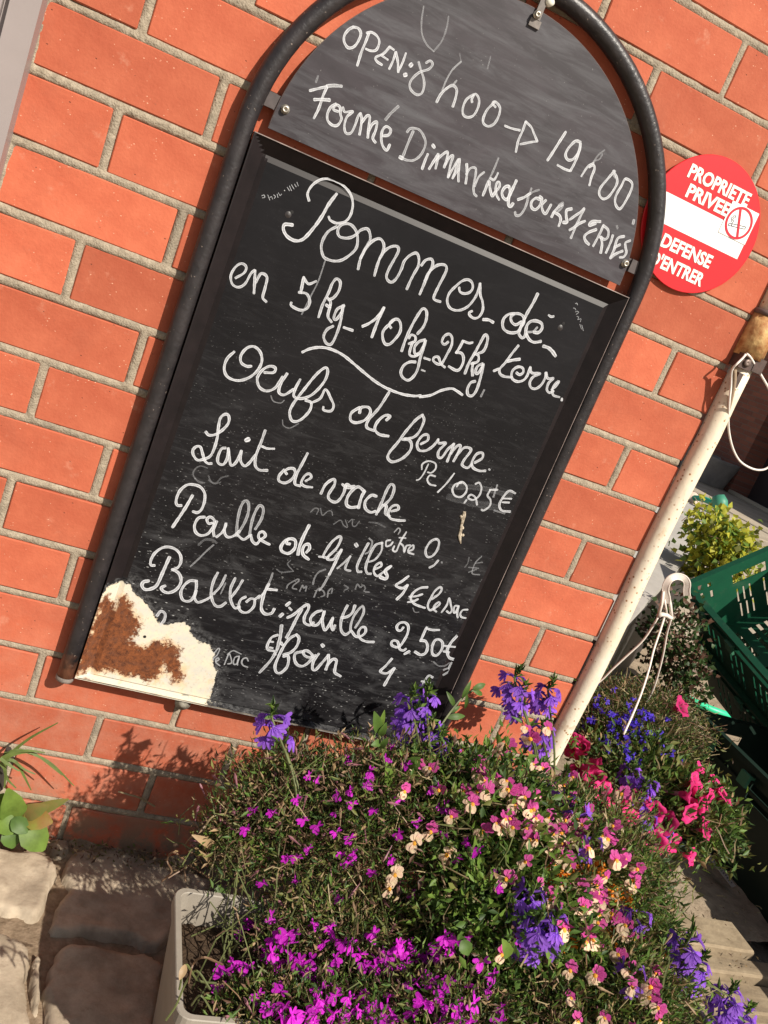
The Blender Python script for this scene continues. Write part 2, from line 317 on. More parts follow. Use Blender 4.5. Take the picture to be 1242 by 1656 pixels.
def slate_mat(name,base,header=False):
    m=mat(name,base,rough=.34 if not header else .5,spec=.14 if not header else .3);n,l,b=nodes(m)
    geo=n.new('ShaderNodeNewGeometry');sx=n.new('ShaderNodeSeparateXYZ');l.new(geo.outputs['Position'],sx.inputs[0])
    def noise(scale,det=6,rough=.6,stretch=None,rot=0,dist=0):
        t=n.new('ShaderNodeTexNoise');t.inputs['Scale'].default_value=scale;t.inputs['Detail'].default_value=det;t.inputs['Roughness'].default_value=rough;t.inputs['Distortion'].default_value=dist
        if stretch:
            mp=n.new('ShaderNodeMapping');mp.inputs['Scale'].default_value=stretch;mp.inputs['Rotation'].default_value=(0,rot,0);l.new(geo.outputs['Position'],mp.inputs[0]);l.new(mp.outputs[0],t.inputs['Vector'])
        else:l.new(geo.outputs['Position'],t.inputs['Vector'])
        return t.outputs['Fac']
    def mr(v,a,b_,c=0,d=1):
        r=n.new('ShaderNodeMapRange');r.inputs['From Min'].default_value=a;r.inputs['From Max'].default_value=b_;r.inputs['To Min'].default_value=c;r.inputs['To Max'].default_value=d;l.new(v,r.inputs['Value']);return r.outputs[0]
    def mul(a,c):
        k=n.new('ShaderNodeMath');k.operation='MULTIPLY';l.new(a,k.inputs[0])
        if isinstance(c,float):k.inputs[1].default_value=c
        else:l.new(c,k.inputs[1])
        return k.outputs[0]
    def mix(f,a,c):
        x=n.new('ShaderNodeMix');x.data_type='RGBA';l.new(f,x.inputs['Factor'])
        for s_,i in ((a,6),(c,7)):
            if isinstance(s_,tuple):x.inputs[i].default_value=(*s_,1)
            else:l.new(s_,x.inputs[i])
        return x.outputs[2]
    if header:
        c=mix(mr(noise(7,5,.6,(1,1,2.2),.35,1.5),.4,.75),base,tuple(v*1.7 for v in base))
        c=mix(mr(noise(9,7,.72,(1,1,7),.15,.6),.44,.72,0,.6),c,(.11,.11,.12))
        c=mix(mr(noise(320,2),.71,.75,0,.4),c,(.3,.29,.28))
        l.new(c,b.inputs['Base Color']);return m
    c=mix(mr(noise(9,5,.6),.4,.7),base,tuple(v*1.5 for v in base))
    low=mr(sx.outputs['Z'],.78,.42)
    # wiped chalk film and fine scuffs
    c=mix(mul(mr(noise(20,8,.75,(1,1,5),.1,1),.5,.85),mr(sx.outputs['Z'],.9,.4,.05,.42)),c,(.15,.15,.155))
    c=mix(mul(mr(noise(60,8,.8,(1,1,9),.0,.5),.58,.8),mul(low,.5)),c,(.16,.16,.16))
    # dried rain spots: short pale flecks
    def spots(scale,thr,str_,seed,gate):
        v=n.new('ShaderNodeTexVoronoi');v.inputs['Scale'].default_value=scale;v.inputs['Randomness'].default_value=1
        mp=n.new('ShaderNodeMapping');mp.inputs['Scale'].default_value=str_;mp.inputs['Location'].default_value=(seed,0,seed);mp.inputs['Rotation'].default_value=(0,-.12,0);l.new(geo.outputs['Position'],mp.inputs[0]);l.new(mp.outputs[0],v.inputs['Vector'])
        r=mr(v.outputs['Distance'],thr,thr*.6)
        sc=n.new('ShaderNodeSeparateColor');l.new(v.outputs['Color'],sc.inputs[0])
        g=mr(sc.outputs[0],gate,gate+.02);return mul(mul(r,g),sc.outputs[1])
    s1=mul(spots(95,.20,(1,1,2.6),1.3,.62),low);s2=mul(spots(210,.24,(1,1,2.2),4.2,.76),mr(sx.outputs['Z'],.88,.5,.04,.8))
    cl=mr(noise(6,4,.6,None,0,.8),.40,.60,.08,1);s1=mul(s1,cl);s2=mul(s2,mr(noise(11,4),.42,.62,.05,1))
    c=mix(mul(mr(noise(7,6,.7,(1,1,3),.2,1.2),.52,.72),mul(low,.35)),c,(.13,.13,.135))
    c=mix(s1,c,(.55,.55,.54));c=mix(s2,c,(.42,.42,.42))
    at1=n.new('ShaderNodeAttribute');at1.attribute_name='cream';at2=n.new('ShaderNodeAttribute');at2.attribute_name='rust'
    def edge(attr,amp,sc,w):
        a=n.new('ShaderNodeMath');a.operation='MULTIPLY_ADD';a.inputs[1].default_value=amp;l.new(mr(noise(sc,6,.7),.2,.8,-1,1),a.inputs[0]);l.new(attr.outputs['Fac'],a.inputs[2]);return mr(a.outputs[0],-w,w)
    fc=edge(at1,.0042,150,.0005)
    halo=mul(mr(at1.outputs['Fac'],-.02,0),mr(noise(130,6,.8),.45,.8,0,.7));c=mix(halo,c,(.3,.3,.3))
    cc=mix(mr(noise(70,7,.7),.35,.7),(.66,.58,.43),(.50,.49,.45));cc=mix(mr(noise(45,7,.75),.55,.75,0,.8),cc,(.62,.36,.15))
    cc=mix(mr(noise(240,5,.7),.58,.7,0,.55),cc,(.30,.26,.20))
    c=mix(fc,c,cc)
    fr=edge(at2,.017,95,.003);f2=edge(at2,.016,38,.006)
    c=mix(mul(f2,.55),c,mix(fc,c,(.66,.36,.14)))
    rc=mix(mr(noise(170,8,.8),.36,.62),(.055,.022,.014),(.24,.078,.028));rc=mix(mr(noise(55,6,.7),.5,.72),rc,(.13,.058,.036));c=mix(fr,c,rc)
    l.new(c,b.inputs['Base Color'])
    l.new(mr(fc,0,1,.33,.85),b.inputs['Roughness'])
    bp=n.new('ShaderNodeBump');bp.inputs['Strength'].default_value=.5;bp.inputs['Distance'].default_value=.001
    h=n.new('ShaderNodeMath');h.operation='MULTIPLY_ADD';l.new(mul(fr,noise(260,6,.8)),h.inputs[0]);h.inputs[1].default_value=1.6;l.new(s1,h.inputs[2])
    h2=n.new('ShaderNodeMath');h2.operation='MULTIPLY_ADD';l.new(fc,h2.inputs[0]);h2.inputs[1].default_value=-.5;l.new(h.outputs[0],h2.inputs[2])
    l.new(h2.outputs[0],bp.inputs['Height']);l.new(bp.outputs[0],b.inputs['Normal'])
    return m
M_slate=slate_mat('black_enamel',(.0085,.0080,.0090))
M_header=slate_mat('header_slate',(.029,.024,.028),True)
M_rim=mat('enamel_rim',(.017,.0125,.013),rough=.45,spec=.22,col2=(.011,.0085,.009),nscale=40)
x0,x1,z0,z1=.1478,.6832,.2872,1.0282
def brk(a,b_,pre,post,st):
    lo=[a+p for p in pre];hi=[b_-p for p in post][::-1];n=int((hi[0]-lo[-1])/st);return np.array(lo+[lo[-1]+(hi[0]-lo[-1])*i/n for i in range(1,n)]+hi)
xs=brk(x0,x1,[0,.0015,.004,.007,.010,.014,.018,.0215,.025],[0,.0015,.004,.007,.010,.014,.018,.0215,.025],.003)
zs=brk(z0,z1,[0,.0005,.0015,.003,.0045,.0055,.0065],[0,.0015,.004,.007,.010,.014,.018,.0215,.025],.003)
X,Z=np.meshgrid(xs,zs);D=np.minimum(np.minimum(X-x0,x1-X),np.minimum(z1-Z,(Z-z0)*4))
Yp=np.interp(D,[0,.0015,.018,.025,1],[-.0265,-.0265,-.0132,FY,FY])
rr,cc=X.shape;V=np.stack([X-.4145,Yp,Z-.28],-1).reshape(-1,3);idx=np.arange(rr*cc).reshape(rr,cc)
F=np.stack([idx[:-1,:-1],idx[:-1,1:],idx[1:,1:],idx[1:,:-1]],-1).reshape(-1,4)
# back rim
me=bpy.data.meshes.new('writing_panel');me.from_pydata(V.tolist(),[],F.tolist());me.materials.append(M_slate);me.materials.append(M_rim)
cX=(X[:-1,:-1]+X[1:,1:])/2;cD=np.minimum(np.minimum(cX-x0,x1-cX),z1-(Z[:-1,:-1]+Z[1:,1:])/2)
cr=sdist(X.ravel(),Z.ravel(),cream);ru=sdist(X.ravel(),Z.ravel(),rust)
bottom=(Z.ravel()-z0<.006);cr=np.where(bottom,np.maximum(cr,.0035-.009*np.clip((X.ravel()-.27)/.14,0,1)),cr)
crf=cr.reshape(X.shape)[:-1,:-1].ravel()
me.polygons.foreach_set('material_index',((cD.ravel()<.0245)&(crf<-.006)).astype(int))
for nm,ar in (('cream',cr),('rust',ru)):
    a=me.attributes.new(nm,'FLOAT','POINT');a.data.foreach_set('value',ar.astype(np.float32))
me.update();link('writing_panel',me,board)
b=MB();b.box((x0,-.0264,z0),(x0+.0012,-.006,z1));b.box((x1-.0012,-.0264,z0),(x1,-.006,z1));b.box((x0,-.0264,z1-.0012),(x1,-.006,z1-.0001));b.box((x0,-.0262,z0+.0001),(x1,-.006,z0+.0011),1)
M_worn=mat('worn_cream_edge',(.30,.26,.20),rough=.8,col2=(.05,.042,.036),nscale=35)
b.obj('panel_edge',[M_paintblack,M_worn],board)
# pale strips painting the lit line along the front edge of the rim
b=MB();b.box((x0,-.0273,z1-.0011),(x1,-.0266,z1-.0001));b.box((x1-.0009,-.0273,z0+.1),(x1-.0003,-.0266,z1-.0012));b.obj('lit_edge',[mat('lit_edge_paint',(.40,.31,.28),rough=.5,col2=(.09,.07,.065),nscale=25)],board)
# header plate
HZ=1.0385;HC=1.034;HR=.2525;hx=.4148
N=72;a0=math.asin((HZ-HC)/HR);pts=[(hx+HR*math.cos(a0+(math.pi-2*a0)*i/N),HC+HR*math.sin(a0+(math.pi-2*a0)*i/N)) for i in range(N+1)]
b=MB();n_=len(pts);V=[(x,FY,z) for x,z in pts]+[(x,FY+.0028,z) for x,z in pts];Fh=[tuple(range(n_-1,-1,-1)),tuple(range(n_,2*n_))]+[(i,(i+1)%n_,n_+(i+1)%n_,n_+i) for i in range(n_)]
b.add(V,Fh);hd=b.obj('header_plate',[M_header],board)
b=MB()
b.tube([(x,FY+.0012,z) for x,z in pts],.0010,6,closed=False);b.obj('plate_edge',[mat('lit_plate_edge',(.16,.12,.115),rough=.5,noise=.5,nscale=30)],board)  # paler edge colour paints the light caught by the plate rim
# brackets and screws
M_brk=mat('bracket_steel',(.085,.068,.066),rough=.45,spec=.5,noise=.4,nscale=100)
def screw(px,py,r=.0047,name='screw',par=board,Y=FY,m=None):
    w=at(px,py,Y=Y);b=MB();b.lathe((w.x,Y,w.z),(0,-1,0),[(r*1.25,0),(r*1.25,.0012),(r*.95,.0014),(r*.95,.0045),(r*.8,.0055),(r*.42,.0055),(r*.35,.003),(0.0001,.003)],18)
    b.obj(name,[m or M_steel],par,True)
wl=at(447,166,Y=-.013);wr=at(1021,430,Y=-.013)
b=MB();b.box((.144,-.0130,wl.z-.0085),(.170,-.0115,wl.z+.0085));b.box((.144,-.0165,wl.z-.0085),(.1605,-.0131,wl.z+.0085));b.obj('bracket',[M_brk],board)
b=MB();b.box((.652,-.0130,wr.z-.0085),(.687,-.0115,wr.z+.0085));b.box((.670,-.0165,wr.z-.0085),(.687,-.0131,wr.z+.0085));b.obj('bracket',[M_brk],board)
b=MB();b.box((.4140,-.0197,1.276),(.4225,-.0162,1.304));b.box((.4110,-.0191,1.267),(.4255,-.0163,1.2758));b.obj('bracket',[mat('bracket_light',(.20,.17,.15),rough=.5,noise=.5,nscale=80)],board)
screw(461,177,.0043);screw(1010.3,426,.0043);screw(868,24,.0038,Y=-.0198)
w=at(891,1,Y=-.022);b=MB();b.lathe((w.x,-.015,w.z),(0,-1,0),[(.006,0),(.006,.006),(.0035,.0085),(.0001,.009)],18);b.obj('bolt_cap',[mat('white_cap',(.8,.78,.68),rough=.5)],board,True)
# dimples by the drill holes and the nail rust spot
def spot(px,py,r,m,nm):
    w=at(px,py,Y=FY);b=MB();b.lathe((w.x,FY-.0001,w.z),(0,-1,0),[(r,0),(r*.6,.0006),(.0001,.0009)],12);b.obj(nm,[m],board,True)
spot(466,347,.004,M_paintblack,'dimple');spot(906,530,.004,M_paintblack,'dimple')
for a,c in ((472,343),(911,523)):
    w=at(a,c,Y=FY);b=MB();b.lathe((w.x,FY-.0003,w.z),(0,-1,0),[(.0022,0),(.0001,.0001)],10);b.obj('drill_hole',[M_dark],board)
w=at(234,1029.5,Y=FY);b=MB();b.lathe((w.x,FY-.0003,w.z),(0,-1,0),[(.0022,0),(.0001,.0001)],12);b.obj('drill_hole',[M_dark],board)
# bird dropping streak
dr=[(751,827,.0022),(750,834,.003),(748,842,.0024),(746,850,.002),(745,858,.0022),(743,866,.0028),(744,874,.0016),(745,879,.0008)]
b=MB();b.tube([at(x,y,Y=FY-.0004) for x,y,_ in dr],[r for *_,r in dr],6);
for i in range(6):
    w=at(747+random.uniform(-3,3),835+random.uniform(0,40),Y=FY);b.lathe((w.x,FY,w.z),(0,-1,0),[(.0025,0),(.0015,.002),(.0001,.0026)],7)
b.obj('bird_dropping',[mat('dropping',(.62,.54,.42),rough=.8,col2=(.2,.15,.1),nscale=260)],board)
# ---- chalk writing
def chalk_mat():
    m=mat('chalk',(.64,.65,.68),rough=.85,spec=.2);n,l,b=nodes(m)
    a=n.new('ShaderNodeAttribute');a.attribute_name='cuv';sx=n.new('ShaderNodeSeparateXYZ');l.new(a.outputs['Vector'],sx.inputs[0])
    t=n.new('ShaderNodeTexNoise');t.inputs['Scale'].default_value=1;t.inputs['Detail'].default_value=5;t.inputs['Roughness'].default_value=.7
    mp=n.new('ShaderNodeMapping');mp.inputs['Scale'].default_value=(60,2.6,1);l.new(a.outputs['Vector'],mp.inputs[0]);l.new(mp.outputs[0],t.inputs['Vector'])
    t2=n.new('ShaderNodeTexNoise');t2.inputs['Scale'].default_value=900;t2.inputs['Detail'].default_value=3;g=n.new('ShaderNodeNewGeometry');l.new(g.outputs['Position'],t2.inputs['Vector'])
    ab=n.new('ShaderNodeMath');ab.operation='ABSOLUTE';l.new(sx.outputs['Y'],ab.inputs[0])
    e=n.new('ShaderNodeMapRange');e.inputs['From Min'].default_value=.1;e.inputs['From Max'].default_value=.7;e.inputs['To Min'].default_value=.60;e.inputs['To Max'].default_value=1.05;l.new(ab.outputs[0],e.inputs['Value'])
    f=n.new('ShaderNodeMapRange');f.inputs['From Min'].default_value=1;f.inputs['From Max'].default_value=.82;l.new(ab.outputs[0],f.inputs['Value'])
    r=n.new('ShaderNodeMapRange');r.inputs['From Min'].default_value=.3;r.inputs['From Max'].default_value=.55;r.inputs['To Min'].default_value=.40;r.inputs['To Max'].default_value=1;l.new(t.outputs['Fac'],r.inputs['Value'])
    r2=n.new('ShaderNodeMapRange');r2.inputs['From Min'].default_value=.32;r2.inputs['From Max'].default_value=.5;r2.inputs['To Min'].default_value=.65;l.new(t2.outputs['Fac'],r2.inputs['Value'])
    def mul(x,y):
        k=n.new('ShaderNodeMath');k.operation='MULTIPLY';l.new(x,k.inputs[0]);l.new(y,k.inputs[1]);return k.outputs[0]
    al=mul(mul(mul(mul(e.outputs[0],f.outputs[0]),r.outputs[0]),r2.outputs[0]),sx.outputs['Z'])
    l.new(al,b.inputs['Alpha']);return m
M_chalk=chalk_mat()
def chalk(txt):
    cur=None;groups={}
    for ln in txt.strip().splitlines():
        q=ln.split()
        if q[0] in 'HL' : cur=q[1];groups[cur]=[];continue
        groups[cur].append((int(q[0])*1e-4,int(q[1])/100,[tuple(int(v)*1e-4 for v in s.split(',')) for s in q[2:]]))
    k=0
    for nm,ss in groups.items():
        V=[];F=[];A=[]
        for w,op,P in ss:
            k+=1;off=FY-.00025-.00002*(k%9);P=catmull(P,.0013);n=len(P);hw=w*.465
            # rounded ends
            d0=P[1]-P[0];d0/=np.linalg.norm(d0)+1e-9;d1=P[-1]-P[-2];d1/=np.linalg.norm(d1)+1e-9
            pts=[(P[0]-d0*hw*.8,.45)]+[(P[0]-d0*hw*.5,.85)]+[(p,1) for p in P]+[(P[-1]+d1*hw*.5,.85),(P[-1]+d1*hw*.8,.45)]
            base=len(V);n=len(pts);s=0;ph=random.random()*50
            for i,(p,sc) in enumerate(pts):
                a_=pts[max(i-1,0)][0];c_=pts[min(i+1,n-1)][0];t=c_-a_;t/=np.linalg.norm(t)+1e-9;nn=np.array([-t[1],t[0]])
                if i:s+=np.linalg.norm(p-pts[i-1][0])
                ww=hw*sc*(1+.10*math.sin(s*260+ph)+.06*math.sin(s*700+ph*2))
                for v in (-1,-.33,.33,1):
                    q=p+nn*ww*v;V.append((q[0]-.4145,off-.00003*i/n,q[1]-.28));A.append((s+ph,v,min(1,op*1.05)))
            for i in range(n-1):
                for j in range(3):F.append((base+i*4+j,base+i*4+j+1,base+i*4+j+5,base+i*4+j+4))
        o=meshobj('erased_chalk_writing' if nm=='erased_words' else ('stamped_mark' if nm=='maker_mark' else 'chalk_writing'),V,F,M_chalk,board)
        a=o.data.attributes.new('cuv','FLOAT_VECTOR','POINT');a.data.foreach_set('vector',np.array(A,np.float32).ravel())
        lab={'opening_hours':'white chalk line with the opening hours','closing_days':'white chalk line with the closing days','potatoes':'large white chalk words for potatoes','weights':'white chalk line of sack weights','potato_varieties':'white chalk word and long flourish under the weights','eggs':'white chalk words for farm eggs','egg_price':'thin white chalk price of the eggs','milk':'white chalk words for cow milk','milk_price':'thin white chalk price of the milk','erased_words':'faint wiped chalk words','straw_bags':'white chalk words for straw','straw_price':'white chalk price per sack','bales':'white chalk words for bales','bales_price':'white chalk price of a straw bale','hay_and_price':'white chalk word for hay and its price','maker_mark':'tiny scratched marks near the top corners'}
        o['label']=lab[nm]
